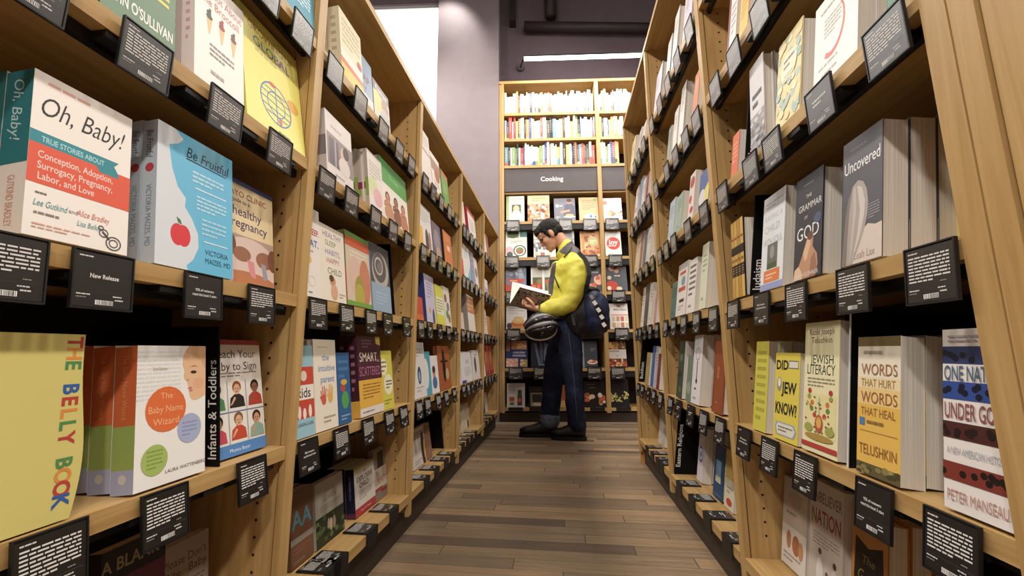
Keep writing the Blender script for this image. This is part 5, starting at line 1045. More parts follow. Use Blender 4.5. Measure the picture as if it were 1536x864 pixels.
def cook_tag(row, u, n):
    z = BZ[row]; p = on_y(u, 432, D)
    x = (u-768); 
    lo, hi = -2.0, 2.0
    for _ in range(40):
        mid = (lo+hi)/2; q = Vector((mid, D, z-EYE))
        if 768+F_PX*q.dot(RT)/q.dot(FW) < u: lo = mid
        else: hi = mid
    if row == 'F':
        t = empty('shelf_tag', (lo, D-0.0006, z)); h = put('holder', HOLDER_F, t); h.scale = (2.0, 1.0, 0.62)
        c = put('printed_card', CARDS['5'], t); c.location = (0, 0.0705, 0.0045); c.rotation_euler = (-math.pi/2, 0, 0); c.scale = (2.0, 1, 1)
    else:
        t = empty('shelf_tag', (lo, D-0.0065, z+0.012), (math.radians(-2), 0, 0)); h = put('holder', HOLDER, t); h.scale = (1.95, 1, 1.65)
        c = put('printed_card', CARDS[rt.choice(['5', '6', '4'])], t); c.location = (0, 0.0003, -0.003); c.scale = (1.95, 1, 1.65)
    tag(t, f'printed tag under a cookbook, {("first","second","third","fourth","fifth")[n]} from left, {BWH[row]} face-out shelf', 'tag', 'printed tags on the end bookcase')
for row, us in (('A', (770, 808, 848, 885, 919)), ('B', (768.5, 814.5, 886.5, 924)), ('C', (769, 889, 929)), ('D', (770.5, 812, 934)), ('E', (774, 811, 892, 928)), ('F', (774, 805, 897, 937))):
    for n, u in enumerate(us): cook_tag(row, u, n)

# the end wall does not stand quite square to the aisle: swing it and everything on it a few degrees
SWING = math.radians(4.9); PIV = Vector((-0.05, D, 0))
MS = Matrix.Translation(PIV) @ Matrix.Rotation(SWING, 4, 'Z') @ Matrix.Translation(-PIV)
for o in END_THINGS+[q for q in bpy.data.objects if q not in END1]:
    if o.parent is None:
        o.location = MS @ o.location; o.rotation_euler.z += SWING

# ================================================================== the reading man
YP = 3.25
def PX(u, v, y=YP): return on_y(u, v, y)
PXM = (on_y(900, 450, YP)-on_y(800, 450, YP)).length/100.0      # metres per photo pixel at his distance
def ring_tube(path, seg=20, sub=4):
    """closed smooth solid along [(centre, half width across the view, half width along the view)], by rings"""
    pts = [(Vector(c), a, b) for c, a, b in path]
    fine = []
    n = len(pts)
    for i in range(n-1):
        for k in range(sub):
            t = k/sub
            p0, p1, p2, p3 = pts[max(i-1, 0)], pts[i], pts[i+1], pts[min(i+2, n-1)]
            def cr(a, b, c, d): return 0.5*((2*b)+(c-a)*t+(2*a-5*b+4*c-d)*t*t+(3*b-a-3*c+d)*t**3)
            fine.append((cr(p0[0], p1[0], p2[0], p3[0]), cr(p0[1], p1[1], p2[1], p3[1]), cr(p0[2], p1[2], p2[2], p3[2])))
    fine.append(pts[-1])
    v = []; f = []
    def ring(c, d, a, b):
        y = Vector((0, 1, 0)); s = y.cross(d)
        s = s.normalized() if s.length > 1e-4 else Vector((1, 0, 0))
        w = d.cross(s).normalized()
        for j in range(seg):
            t = 2*math.pi*j/seg; v.append(c+s*(a*math.cos(t))+w*(b*math.sin(t)))
    m = len(fine)
    d0 = (fine[1][0]-fine[0][0]).normalized(); d1 = (fine[-1][0]-fine[-2][0]).normalized()
    c, a, b = fine[0]
    r = min(a, b)
    ring(c-d0*r*0.55, d0, a*0.5, b*0.5); ring(c-d0*r*0.35, d0, a*0.82, b*0.82)
    for i, (c, a, b) in enumerate(fine):
        d = (fine[min(i+1, m-1)][0]-fine[max(i-1, 0)][0]).normalized(); ring(c, d, a, b)
    c, a, b = fine[-1]; r = min(a, b)
    ring(c+d1*r*0.35, d1, a*0.82, b*0.82); ring(c+d1*r*0.55, d1, a*0.5, b*0.5)
    nr = m+4
    for i in range(nr-1):
        for j in range(seg):
            j2 = (j+1) % seg; f.append((i*seg+j, i*seg+j2, (i+1)*seg+j2, (i+1)*seg+j))
    f.append(tuple(range(seg))[::-1]); f.append(tuple((nr-1)*seg+j for j in range(seg)))
    return v, f
def ball(c, ax, r, seg=20, rings=12):
    """ellipsoid: ax three axes, r three radii"""
    v = []; f = []; c = Vector(c)
    for i in range(rings+1):
        th = math.pi*i/rings
        for j in range(seg):
            ph = 2*math.pi*j/seg
            v.append(c+ax[0]*(r[0]*math.sin(th)*math.cos(ph))+ax[1]*(r[1]*math.sin(th)*math.sin(ph))+ax[2]*(r[2]*math.cos(th)))
    for i in range(rings):
        for j in range(seg):
            j2 = (j+1) % seg; f.append((i*seg+j, i*seg+j2, (i+1)*seg+j2, (i+1)*seg+j))
    return v, f
def meld(name, solids, voxel, smooth, mats, pick=None, parent=None, wrinkle=None):
    """one continuous skin round overlapping solids"""
    v = []; f = []
    for sv, sf in solids:
        n = len(v); v += [tuple(p) for p in sv]; f += [tuple(i+n for i in q) for q in sf]
    me = mesh_from('tmp', v, f, [])
    bm = bmesh.new(); bm.from_mesh(me); bmesh.ops.remove_doubles(bm, verts=bm.verts, dist=1e-5); bmesh.ops.recalc_face_normals(bm, faces=bm.faces)
    bm.to_mesh(me); bm.free()
    o = bpy.data.objects.new('tmp', me); COL.objects.link(o)
    r = o.modifiers.new('r', 'REMESH'); r.mode = 'VOXEL'; r.voxel_size = voxel
    if smooth:
        s = o.modifiers.new('s', 'SMOOTH'); s.factor = 0.5; s.iterations = smooth
    dg = bpy.context.evaluated_depsgraph_get(); dg.update()
    out = bpy.data.meshes.new_from_object(o.evaluated_get(dg)); bpy.data.objects.remove(o); bpy.data.meshes.remove(me)
    out.name = name; out.materials.clear()
    for m in mats: out.materials.append(m)
    if wrinkle:
        no = [q.normal.copy() for q in out.vertices]
        for q, nn in zip(out.vertices, no): q.co += nn*wrinkle(q.co)
    idx = []
    for p in out.polygons:
        p.use_smooth = True; idx.append(pick(p.center, p.normal) if pick else 0)
    out.polygons.foreach_set('material_index', idx); out.update()
    return put(name, out, parent)
from mathutils import noise
SKIN = speckle('skin', 'b98361', 'c08a68', 30, 0.5, 0.0, 0.35)
HAIRM = speckle('black_hair', '0e0b0a', '1a1512', 120, 0.62, 0.25, 0.2)
YEL = speckle('yellow_nylon', 'c9c21e', 'd2cb2c', 22, 0.5, 0.12, 0.35)
GRY = speckle('grey_nylon', '4c474a', '565054', 22, 0.55, 0.1, 0.3)
def denim():
    m = bpy.data.materials.new('blue_denim'); m.use_nodes = True
    nt = m.node_tree; b = nt.nodes['Principled BSDF']; L = nt.links.new
    tc = N(nt, 'ShaderNodeTexCoord')
    n1 = N(nt, 'ShaderNodeTexNoise'); n1.inputs['Scale'].default_value = 7; n1.inputs['Detail'].default_value = 6; n1.inputs['Roughness'].default_value = 0.7
    L(tc.outputs['Object'], n1.inputs['Vector'])
    r = ramp(nt, [(0.3, '161a2a'), (0.55, '232a40'), (0.8, '414c68')]); L(n1.outputs['Fac'], r.inputs['Fac']); L(r.outputs[0], b.inputs['Base Color'])
    b.inputs['Roughness'].default_value = 0.85; b.inputs['Specular IOR Level'].default_value = 0.15
    return m
DENIM = denim(); CUFF = speckle('denim_wrong_side', '5f6c86', '77839b', 40, 0.9, 0.1, 0.1)
AX = (Vector((1, 0, 0)), Vector((0, 1, 0)), Vector((0, 0, 1)))
man = empty('person', (PX(850, 655, 3.24).x, 3.24, 0))
tag(man, 'man in yellow jacket and dark jeans standing reading an open book', 'person')
MI = Vector(man.location)
def fix(o):
    o.location = -MI; o.parent = man; return o
def T3(rows):
    """rows of (u, v, y, half width in photo pixels, half depth in metres)"""
    return [(PX(u, v, y), r*PXM, d) for u, v, y, r, d in rows]

# head frame: chin to crown, forward, towards the viewer
chin = PX(826.5, 379, YP)
HU = Vector((-0.60, 0.0, 0.80)).normalized(); HF = Vector((-HU.z, 0, HU.x)); HF = -Vector((HU.z, 0, -HU.x)); HS = Vector((0, -1, 0))
base = chin-HF*0.085
def HP(f, u, s=0.0): return base+HF*f+HU*u+HS*s
HA = (HF, HS, HU)
hb = lambda f, u, s, rf, rs, ru: ball(HP(f, u, s), HA, (rf, rs, ru))
head = [hb(-0.010, 0.150, 0, 0.098, 0.078, 0.092), hb(0.032, 0.090, 0, 0.062, 0.064, 0.080), hb(0.045, 0.045, 0, 0.046, 0.050, 0.042), hb(0.072, 0.018, 0, 0.020, 0.024, 0.018),
        hb(0.080, 0.140, 0, 0.016, 0.050, 0.018), hb(0.060, 0.165, 0, 0.036, 0.058, 0.040), hb(0.100, 0.093, 0, 0.018, 0.014, 0.014), hb(0.093, 0.112, 0, 0.012, 0.010, 0.022),
        hb(0.090, 0.052, 0, 0.011, 0.022, 0.008), hb(0.087, 0.040, 0, 0.011, 0.020, 0.008), hb(0.060, 0.095, 0.040, 0.026, 0.020, 0.024), hb(0.060, 0.095, -0.040, 0.026, 0.020, 0.024)]
for s in (1, -1):
    head += [hb(-0.008, 0.112, s*0.076, 0.020, 0.010, 0.033), hb(-0.002, 0.088, s*0.074, 0.012, 0.008, 0.014)]
neck = [ring_tube([(HP(-0.035, 0.085), 0.055, 0.056), (PX(845, 366), 0.056, 0.056), (PX(853, 384), 0.062, 0.075)]), ring_tube(T3([(853, 384, YP, 12, 0.07), (853, 410, YP, 14, 0.11), (852, 450, YP, 14, 0.11), (852, 485, YP, 13, 0.12)]))]
# arms inside the sleeves, and the hands: the near one under the open book, the far one behind it
def arm(y0, y1, y2, sh, el, wr):
    return ring_tube([(PX(*sh, y0), 0.048, 0.048), (PX(*el, y1), 0.038, 0.038), (PX(*wr, y2), 0.026, 0.026)])
NH = 3.075
arms = [arm(3.09, 3.045, NH, (866, 402), (851, 455), (806, 463)), arm(3.41, 3.44, 3.33, (862, 402), (838, 450), (806, 452))]
def chain(pts, r): return ring_tube([(p, q, q) for p, q in zip(pts, r)], 10, 3)
def hand_solids(wrist, y, flip):
    """palm and five bent fingers closed round the foot of the book"""
    out = [ring_tube([(PX(*wrist, y), 0.024, 0.028), (PX(wrist[0]-7, wrist[1]-1.5, y), 0.022, 0.042), (PX(wrist[0]-14, wrist[1]-4, y+0.002), 0.016, 0.044)], 14, 4)]
    for k, (dy, ln) in enumerate(((-0.036, 0.85), (-0.013, 1.0), (0.011, 0.95), (0.033, 0.75))):
        yy = y+dy
        out.append(chain([PX(wrist[0]-11, wrist[1]-3, yy), PX(wrist[0]-17.5*ln-1, wrist[1]-4.5, yy), PX(wrist[0]-21.5*ln, wrist[1]-9*ln, yy+0.004), PX(wrist[0]-20*ln, wrist[1]-14*ln, yy+0.012)], [0.0105, 0.0098, 0.009, 0.0072]))
    out.append(chain([PX(wrist[0]-4, wrist[1]-2, y-0.024*flip), PX(wrist[0]-7, wrist[1]-9, y-0.044*flip), PX(wrist[0]-12, wrist[1]-14, y-0.040*flip), PX(wrist[0]-15, wrist[1]-16, y-0.034*flip)], [0.014, 0.0125, 0.011, 0.009]))
    return out
hands = hand_solids((805, 463.5), NH, 1)
def hand_far():
    out = [ring_tube([(PX(806, 452, 3.33), 0.024, 0.028), (PX(797, 447, 3.335), 0.020, 0.040), (PX(790, 443, 3.34), 0.015, 0.042)], 14, 4)]
    for dy, ln in ((-0.034, 0.8), (-0.011, 0.95), (0.012, 1.0), (0.034, 0.85)):
        out.append(chain([PX(793, 444, 3.338+dy), PX(786, 441, 3.335+dy), PX(786-6*ln, 439-1*ln, 3.33+dy), PX(786-10*ln, 440, 3.325+dy)], [0.0105, 0.0098, 0.009, 0.0072]))
    out.append(chain([PX(803, 450, 3.31), PX(798, 443, 3.29), PX(794, 438, 3.285), PX(791, 436, 3.285)], [0.014, 0.0125, 0.011, 0.009]))
    return out
legs_b = [ring_tube(T3([(850, 480, 3.19, 12, 0.07), (858, 570, 3.19, 9, 0.05), (864, 640, 3.2, 6, 0.04)])), ring_tube(T3([(846, 480, 3.31, 12, 0.07), (834, 570, 3.31, 9, 0.05), (826, 640, 3.29, 6, 0.04)])),
          ring_tube(T3([(852, 470, YP, 13, 0.13), (851, 500, YP, 14, 0.13)]))]
eyes = Vector
body = fix(meld('body', head+neck+arms+hands+hand_far()+legs_b, 0.0042, 3, [SKIN, ink('8a5a4c', 0.5), HAIRM],
    lambda c, n: (1 if (c-HP(0.099, 0.047)).length < 0.016 else 0)))
# eyebrows and eyes
for s in (1, -1):
    mb = MB(); mb.tube([HP(0.088, 0.146, s*0.014), HP(0.088, 0.152, s*0.030), HP(0.074, 0.148, s*0.048)], [0.003, 0.0036, 0.002], HAIRM, 8); fix(mb.build('eyebrow'))
    mb = MB(); v, f = ball(HP(0.076, 0.122, s*0.032), HA, (0.012, 0.013, 0.009)); mb.mesh(v, f, ink('2a1d18', 0.3)); fix(mb.build('eye', None, True))
hair = [hb(-0.020, 0.168, 0, 0.104, 0.085, 0.090), hb(-0.066, 0.122, 0, 0.052, 0.070, 0.060), hb(0.046, 0.200, 0, 0.052, 0.066, 0.040), hb(0.068, 0.190, 0.01, 0.032, 0.056, 0.026)]
for s in (1, -1): hair += [hb(0.020, 0.150, s*0.060, 0.022, 0.020, 0.045), hb(0.022, 0.112, s*0.064, 0.010, 0.010, 0.030), hb(-0.035, 0.120, s*0.058, 0.026, 0.020, 0.050)]
fix(meld('hair', hair, 0.0055, 2, [HAIRM], None, None, lambda p: 0.004*noise.noise(p*90)))
mb = MB()
for s in (1, -1):
    c = HP(0.100, 0.118, s*0.034)
    pts = [c+HS*(0.024*math.cos(a))+HU*(0.017*math.sin(a))-HF*(0.010*abs(math.cos(a))) for a in [2*math.pi*k/14 for k in range(15)]]
    mb.tube(pts, 0.0016, BLACK, 6, False)
    mb.tube([HP(0.092, 0.124, s*0.058), HP(0.06, 0.126, s*0.076), HP(0.0, 0.132, s*0.084)], 0.0018, BLACK, 6)
mb.tube([HP(0.104, 0.122, 0.010), HP(0.106, 0.124, 0), HP(0.104, 0.122, -0.010)], 0.0015, BLACK, 6)
fix(mb.build('eyeglasses', None, True))

# jacket
def inpoly(u, v, poly):
    r = False
    for i in range(len(poly)):
        (x0, y0), (x1, y1) = poly[i-1], poly[i]
        if (y0 > v) != (y1 > v) and u < (x1-x0)*(v-y0)/(y1-y0)+x0: r = not r
    return r
def uv_of(p):
    d = Vector((p.x, YP, p.z-EYE)); w = d.dot(FW)
    return 768+F_PX*d.dot(RT)/w, 432-F_PX*d.dot(UP)/w
YOKE = [(838, 380), (850, 369), (860, 361), (872, 372), (884, 392), (892, 420), (886, 424), (880, 404), (868, 388), (858, 383), (848, 386)]
STRIPE = [(829, 398), (835, 398), (829, 446), (818, 446)]
def jacket_pick(c, n):
    u, v = uv_of(c)
    if inpoly(u, v, YOKE) and c.z > 1.2: return 1
    if c.y < 3.22 and c.y > 3.0 and inpoly(u, v, STRIPE): return 1
    return 0
torso = ring_tube(T3([(851, 474, YP, 21, 0.150), (851, 460, YP, 25, 0.160), (850, 445, YP, 28, 0.165), (851, 425, YP, 29, 0.170), (854, 408, YP, 29, 0.180), (857, 396, YP, 25, 0.175), (856, 386, YP, 19, 0.125), (852, 378, YP, 14, 0.085), (848, 369, YP, 10.5, 0.070)]), 28, 5)
collar = ring_tube(T3([(847, 383, YP, 14, 0.080), (848, 372, YP, 12, 0.073), (849.5, 366, YP, 11, 0.071)]), 22, 4)
sl_n = ring_tube(T3([(866, 396, 3.11, 15, 0.075), (866, 412, 3.085, 15.5, 0.078), (862, 433, 3.065, 15, 0.074), (854, 451, 3.055, 14, 0.068), (843, 458.5, 3.055, 13, 0.062), (831, 461, 3.06, 11.5, 0.056), (820, 463, 3.068, 10, 0.050), (812, 464, NH, 7.5, 0.042)]), 22, 5)
sl_f = ring_tube(T3([(862, 396, 3.39, 15, 0.075), (856, 420, 3.43, 14, 0.070), (842, 444, 3.44, 12, 0.062), (826, 452, 3.40, 10, 0.054), (811, 454, 3.345, 7.5, 0.042)]), 20, 5)
def folds(p):
    q = Vector((p.x*9+p.z*6, p.y*7, p.z*9-p.x*5))
    a = noise.noise(q); b = noise.noise(q*2.3+Vector((5, 1, 2)))
    return 0.011*a+0.005*b
fix(meld('jacket', [torso, collar, sl_n, sl_f], 0.0075, 4, [YEL, GRY], jacket_pick, None, folds))
mb = MB()
mb.tube([PX(831, 412, 3.085), PX(834, 421, 3.075), PX(838.5, 432, 3.06)], 0.005, BLACK, 6)
fix(mb.build('pocket_zip', None, True))
mb = MB()
mb.tube([PX(846, 386, 3.10), PX(852, 379, 3.13), PX(858, 371, 3.17)], 0.006, BLACK, 6); fix(mb.build('piping', None, True))
mb = MB(); mb.tube([PX(u, 477, y) for u, y in ((831, 3.22), (838, 3.13), (850, 3.095), (864, 3.12))], 0.006, GRY, 6); fix(mb.build('hem_band', None, True))

# jeans: a near (left) leg behind and a far (right) leg in front with a turned-up cuff
seat = ring_tube(T3([(851, 470, YP, 20, 0.140), (852, 485, YP, 21, 0.150), (852, 502, YP, 22, 0.155), (851, 516, YP, 20, 0.140)]), 26, 4)
leg_n = ring_tube(T3([(853, 498, 3.185, 18.5, 0.092), (856, 530, 3.18, 17, 0.088), (859, 560, 3.18, 14.5, 0.080), (860.5, 578, 3.18, 13.5, 0.075), (862, 600, 3.185, 13.5, 0.072), (864, 622, 3.19, 13, 0.070), (866, 640, 3.20, 13, 0.068)]), 22, 5)
leg_f = ring_tube(T3([(845, 498, 3.315, 19, 0.092), (838, 530, 3.315, 19, 0.088), (831.5, 560, 3.31, 16.5, 0.082), (829, 578, 3.305, 15, 0.078), (827, 600, 3.295, 14.5, 0.075), (825, 622, 3.285, 13.8, 0.074)]), 22, 5)
def creases(p):
    q = Vector((p.x*7, p.y*7, p.z*16+p.x*8))
    k = 0.5+0.5*math.exp(-((p.z-0.50)/0.10)**2)+0.6*math.exp(-((p.z-0.12)/0.07)**2)
    return 0.008*k*noise.noise(q)+0.003*noise.noise(q*2.7)
fix(meld('jeans', [seat, leg_n, leg_f], 0.0075, 3, [DENIM], None, None, creases))
cf = ring_tube(T3([(825.2, 624, 3.285, 14.6, 0.080), (824.6, 633, 3.285, 14.6, 0.080)]), 24, 3)
fix(meld('turned_up_cuff', [cf], 0.006, 1, [CUFF]))
mb = MB()
mb.tube([PX(u, v, y) for u, v, y in ((853, 500, 3.086), (857, 530, 3.086), (860, 560, 3.094), (862, 580, 3.099), (864, 605, 3.107), (866, 636, 3.126))], 0.0022, ink('4a5470', 0.8), 5); fix(mb.build('side_seam', None, True))
def shoe(u_toe, u_heel, v_sole, y, yaw=0.0):
    s = empty('shoe')
    k = 0.93
    toe = PX(u_toe, v_sole, y).x; heel = PX(u_heel, v_sole, y).x; L = heel-toe
    P_ = lambda f, z: Vector((toe+L*f, y+yaw*(0.5-f), z))
    up = [ring_tube([(P_(0.06, 0.040), 0.026, 0.030), (P_(0.16, 0.046), 0.032, 0.044), (P_(0.34, 0.052), 0.037, 0.048), (P_(0.52, 0.062), 0.046, 0.043), (P_(0.72, 0.070), 0.054, 0.038), (P_(0.92, 0.066), 0.050, 0.034)], 18, 4),
          ring_tube([(P_(0.60, 0.085), 0.050, 0.036), (P_(0.76, 0.112), 0.052, 0.042), (P_(0.78, 0.135), 0.050, 0.044)], 18, 4)]
    upper = meld('shoe', up, 0.006, 3, [ink('151314', 0.38, 0.5)])
    mb = MB(); n = 12; ring = []
    prof = [(0.0, 0.022), (0.06, 0.04), (0.2, 0.052), (0.4, 0.052), (0.6, 0.043), (0.8, 0.041), (0.95, 0.036), (1.0, 0.02)]
    out = [(f, -w) for f, w in prof]+[(f, w) for f, w in prof[::-1]]
    for z in (0.002, 0.026):
        ring.append([Vector((toe+L*f, y+w+yaw*(0.5-f), z)) for f, w in out])
    m = len(out); mb.mesh(ring[0]+ring[1], [tuple(range(m))[::-1], tuple(range(m, 2*m))]+[(i, (i+1) % m, m+(i+1) % m, m+i) for i in range(m)], ink('0d0c0c', 0.6))
    sole = mb.build('sole')
    mb = MB()
    for q in range(4):
        f = 0.46+0.055*q; z = 0.104+0.012*q
        mb.tube([P_(f, z-0.012)+Vector((0, -0.032, 0)), P_(f+0.005, z), P_(f, z-0.012)+Vector((0, 0.032, 0))], 0.003, ink('262324', 0.6), 6)
    lace = mb.build('laces', None, True)
    bpy.data.objects.remove(s)
    fix(upper); sole.parent = upper; lace.parent = upper
shoe(826.5, 880, 658.5, 3.195, 0.03)
shoe(779, 838, 653.0, 3.285, -0.02)

# the open book he holds: cover towards us, white page beyond
bk = empty('open_book', PX(790, 452, 3.15)); tag(bk, 'open illustrated hardback held in the hands of the man', 'book')
bo = -Vector(bk.location)
sp0, sp1 = PX(764, 457, 3.19), PX(813, 470, 3.19)             # the spine, towards him
n0, n1 = PX(780, 430.5, 3.06), PX(827, 443, 3.06)             # free edge of the near board
f0, f1 = PX(768, 423.5, 3.40), PX(826, 439.5, 3.40)           # free edge of the far board
def plate(mb, a, b, c, d, th, m, inset=0.0):
    nn = (b-a).cross(d-a).normalized()
    q = [a, b, c, d]
    ce = (a+b+c+d)/4; q = [p+(ce-p)*inset for p in q]
    v = [p+bo for p in q]+[p+nn*th+bo for p in q]
    mb.mesh(v, [(3, 2, 1, 0), (4, 5, 6, 7), (0, 1, 5, 4), (1, 2, 6, 5), (2, 3, 7, 6), (3, 0, 4, 7)], m); return nn
mb = MB(); CVM = ink('6f6152', 0.45)
nn = plate(mb, sp0, sp1, n1, n0, 0.003, CVM)
def on_cover(x, y, l):
    a = sp0+(sp1-sp0)*x; b = n0+(n1-n0)*x
    return a+(b-a)*y+nn*(0.0034+0.00003*l)+bo
vine = [E(random.random(), random.random(), random.uniform(0.02, 0.05), random.uniform(0.015, 0.04), random.choice(['2a241f', '3a322a', '9a8c78', '857764']), 8) for _ in range(110)]
draw(mb, [R(0.04, 0.05, 0.96, 0.95, '857663')]+[('g', [(max(0.05, min(0.95, p[0])), max(0.06, min(0.94, p[1]))) for p in q[1]], q[2]) if q[0] == 'g' else q for q in vine]+[E(0.5, 0.5, 0.24, 0.24, '5d3f36'), E(0.5, 0.5, 0.22, 0.22, '9c7868'), Ls(0.38, 0.4, 0.62, 0.6, 3, '6f4c40')], 1, 1, on_cover, random.Random(5))
plate(mb, sp1, sp0, f0, f1, 0.003, CVM); mb.build('cover', bk)
mb = MB()
e = Vector((0, 0.0, 0.004))
plate(mb, sp1+e, sp0+e, n0+Vector((0, 0.006, 0.002)), n1+Vector((0, 0.006, 0.002)), 0.008, ink('e9e6e0', 0.7), 0.02)
mb.build('pages', bk)
mb = MB(); plate(mb, sp0+e, sp1+e, f1+Vector((0, -0.006, 0.002)), f0+Vector((0, -0.006, 0.002)), 0.008, ink('e9e6e0', 0.7), 0.02); mb.build('pages', bk)

# bicycle helmet hanging from his near wrist
hm = empty('bicycle_helmet', PX(812, 488, 3.03)); tag(hm, 'black and silver vented bicycle helmet hanging from the wrist of the man', 'helmet')
HC = Vector((0, 0, 0)); hx = Vector((0.95, 0.15, 0.28)).normalized(); hz = Vector((0.12, -0.80, 0.58)).normalized(); hy = hz.cross(hx).normalized(); hx = hy.cross(hz)
RH = (0.128, 0.098, 0.098)
def HELM(a, e, k=1.0): return HC+hx*(RH[0]*k*math.cos(e)*math.cos(a))+hy*(RH[1]*k*math.cos(e)*math.sin(a))+hz*(RH[2]*k*math.sin(e)-0.03)
mb = MB(); vs = []; fs = []; na, ne = 32, 9
for i in range(ne+1):
    for j in range(na): vs.append(HELM(2*math.pi*j/na, -0.25+(math.pi/2+0.25)*i/ne, 0.93))
for i in range(ne):
    for j in range(na): fs.append((i*na+j, i*na+(j+1) % na, (i+1)*na+(j+1) % na, (i+1)*na+j))
fs.append(tuple(range(na))[::-1]); mb.mesh(vs, fs, ink('141315', 0.5)); mb.build('shell', hm, True)
SIL = ink('8b888c', 0.25, 0.6); GLB = ink('1b1a1d', 0.2, 0.6)
for k, (dy, m, r) in enumerate(((-0.74, GLB, 0.015), (-0.40, SIL, 0.015), (0.0, GLB, 0.020), (0.40, SIL, 0.015), (0.74, GLB, 0.015))):
    pts = []
    for q in range(15):
        x = -0.97+1.94*q/14
        y = dy*(1-0.55*x*x)
        zz = math.sqrt(max(0.02, 1-x*x*0.98-y*y*0.8))
        pts.append(HC+hx*(RH[0]*x)+hy*(RH[1]*y)+hz*(RH[2]*zz-0.03))
    rr = [r*(0.45+0.75*math.sin(math.pi*(q+0.5)/15)) for q in range(15)]
    mb = MB(); mb.tube(pts, rr, m, 8); mb.build('rib', hm, True)
for x, w, mm in ((-0.62, 0.72, GLB), (-0.08, 0.96, SIL), (0.5, 0.80, GLB)):
    pts = [HC+hx*(RH[0]*(x+0.16*math.cos(2*a)))+hy*(RH[1]*w*math.sin(a)*1.02)+hz*(RH[2]*w*math.cos(a)*1.03-0.03) for a in [math.radians(-72+144*q/12) for q in range(13)]]
    mb = MB(); mb.tube(pts, 0.009, mm, 8); mb.build('cross_rib', hm, True)
pts = [HELM(2*math.pi*q/28, -0.25, 0.98) for q in range(29)]
mb = MB(); mb.tube(pts, 0.007, ink('c9c6c4', 0.3), 8, False); mb.build('rim', hm, True)
mb = MB()
ho = Vector(hm.location)
for q in (-1, 1):
    mb.tube([HELM(0.6*q, -0.2, 0.9), PX(808, 472, 3.02+0.02*q)-ho, PX(809, 457, 3.035)-ho, PX(811, 454, 3.07)-ho, PX(812, 457, 3.115)-ho], 0.005, BLACK, 6)
mb.build('strap', hm, True)

# backpack
bp_ = empty('backpack', PX(880, 470, 3.2)); tag(bp_, 'black and navy backpack with white patched webbing on the back of the man', 'backpack')
BO = Vector(bp_.location)
BKN = speckle('black_nylon', '131214', '1c1a1c', 30, 0.6, 0.2, 0.3); NVY = speckle('navy_nylon', '1c2440', '262f50', 30, 0.55, 0.2, 0.3)
def rel(o): o.location = -BO; o.parent = bp_; return o
def bb(u, v, y, ru, rd, rv): return ball(PX(u, v, y), AX, (ru*PXM, rd, rv*PXM), 24, 16)
cr2 = lambda p: 0.006*noise.noise(p*9)+0.003*noise.noise(p*24)
rel(meld('main_compartment', [bb(876, 474, 3.20, 27, 0.16, 34), bb(880, 448, 3.20, 20, 0.14, 18), bb(868, 490, 3.20, 21, 0.15, 19), bb(886, 486, 3.20, 24, 0.15, 22), bb(862, 478, 3.16, 16, 0.12, 26)], 0.009, 5, [BKN], None, None, cr2))
rel(meld('front_pocket', [bb(892, 467, 3.16, 21, 0.175, 30), bb(894, 482, 3.16, 20, 0.165, 20), bb(889, 451, 3.16, 15, 0.155, 16)], 0.009, 5, [NVY], None, None, cr2))
rel(meld('top_flap', [bb(884, 438, 3.19, 15, 0.13, 7), bb(872, 441, 3.19, 11, 0.12, 7)], 0.008, 3, [BKN], None, None, cr2))
web = [(885.5, 441, 3.015), (889, 447, 2.995), (894, 457, 2.98), (899.5, 467, 2.984), (904.5, 478, 2.994), (907, 489, 3.012), (907, 498, 3.045)]
wpts = [PX(*q) for q in web]
mb = MB()
for i in range(len(wpts)-1):
    a, b = wpts[i], wpts[i+1]; d = (b-a).normalized(); s = d.cross(Vector((0, -1, 0))).normalized()*0.016
    nn = Vector((0, -0.004, 0))
    mb.mesh([a-s, a+s, b+s, b-s, a-s+nn, a+s+nn, b+s+nn, b-s+nn], [(0, 1, 2, 3), (7, 6, 5, 4), (0, 4, 5, 1), (1, 5, 6, 2), (2, 6, 7, 3), (3, 7, 4, 0)], BLACK)
rel(mb.build('webbing'))
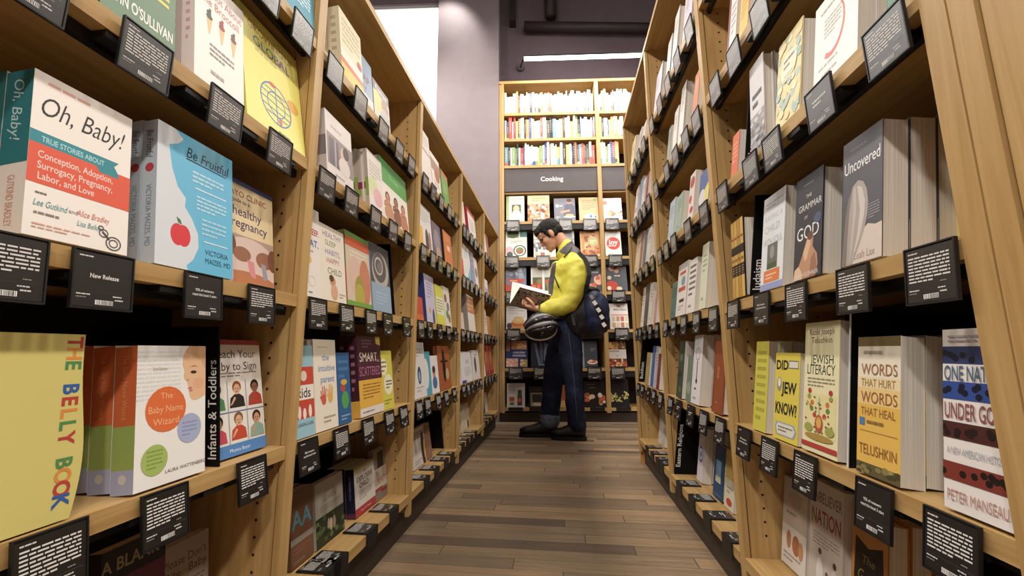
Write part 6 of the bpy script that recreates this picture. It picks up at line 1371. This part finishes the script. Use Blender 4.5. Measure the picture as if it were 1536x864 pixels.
for k, (u, v, y) in enumerate(((887.5, 445.5, 2.991), (892.2, 454.5, 2.976), (897.8, 465, 2.976), (902.6, 475.5, 2.984), (906, 487, 2.998))):
    c = PX(u, v, y); d = Vector((0.55, 0, -0.83)); s = Vector((0.83, 0, 0.55))
    h = 0.0165; e_ = 0.013 if k else 0.011
    q = [c-d*h-s*e_, c-d*h+s*e_, c+d*h+s*e_, c+d*h-s*e_]; nn = Vector((0, -0.003, 0))
    mb = MB(); mb.mesh([*q, *[p+nn for p in q]], [(0, 1, 2, 3), (7, 6, 5, 4), (0, 4, 5, 1), (1, 5, 6, 2), (2, 6, 7, 3), (3, 7, 4, 0)], ink('dcdad8' if k else '8a888a', 0.5)); rel(mb.build('patch'))
strap = [(868, 379, 3.085), (877, 389, 3.062), (882.5, 400, 3.04), (884, 413, 3.025), (881, 427, 3.03), (877, 439, 3.05)]
def flat_band(name, pts, w, m):
    mb = MB(); P3 = [PX(*q) for q in pts]
    for i in range(len(P3)-1):
        a, b = P3[i], P3[i+1]
        d0_ = (P3[min(i+1, len(P3)-1)]-P3[max(i-1, 0)]).normalized(); d1_ = (P3[min(i+2, len(P3)-1)]-P3[i]).normalized()
        s0 = d0_.cross(Vector((0, -1, 0))).normalized()*w; s1 = d1_.cross(Vector((0, -1, 0))).normalized()*w; nn = Vector((0, -0.012, 0))
        mb.mesh([a-s0, a+s0, b+s1, b-s1, a-s0+nn, a+s0+nn, b+s1+nn, b-s1+nn], [(0, 1, 2, 3), (7, 6, 5, 4), (0, 4, 5, 1), (1, 5, 6, 2), (2, 6, 7, 3), (3, 7, 4, 0)], m)
    return rel(mb.build(name))
flat_band('shoulder_strap', strap, 0.016, BKN)
flat_band('lower_strap', [(858, 472, 3.05), (862, 488, 3.03), (868, 500, 3.05)], 0.010, BKN)
mb = MB(); mb.tube([PX(874, 440, 3.16), PX(878, 431, 3.15), PX(888, 431, 3.15), PX(893, 440, 3.16)], 0.010, BKN, 8); rel(mb.build('carry_handle', None, True))
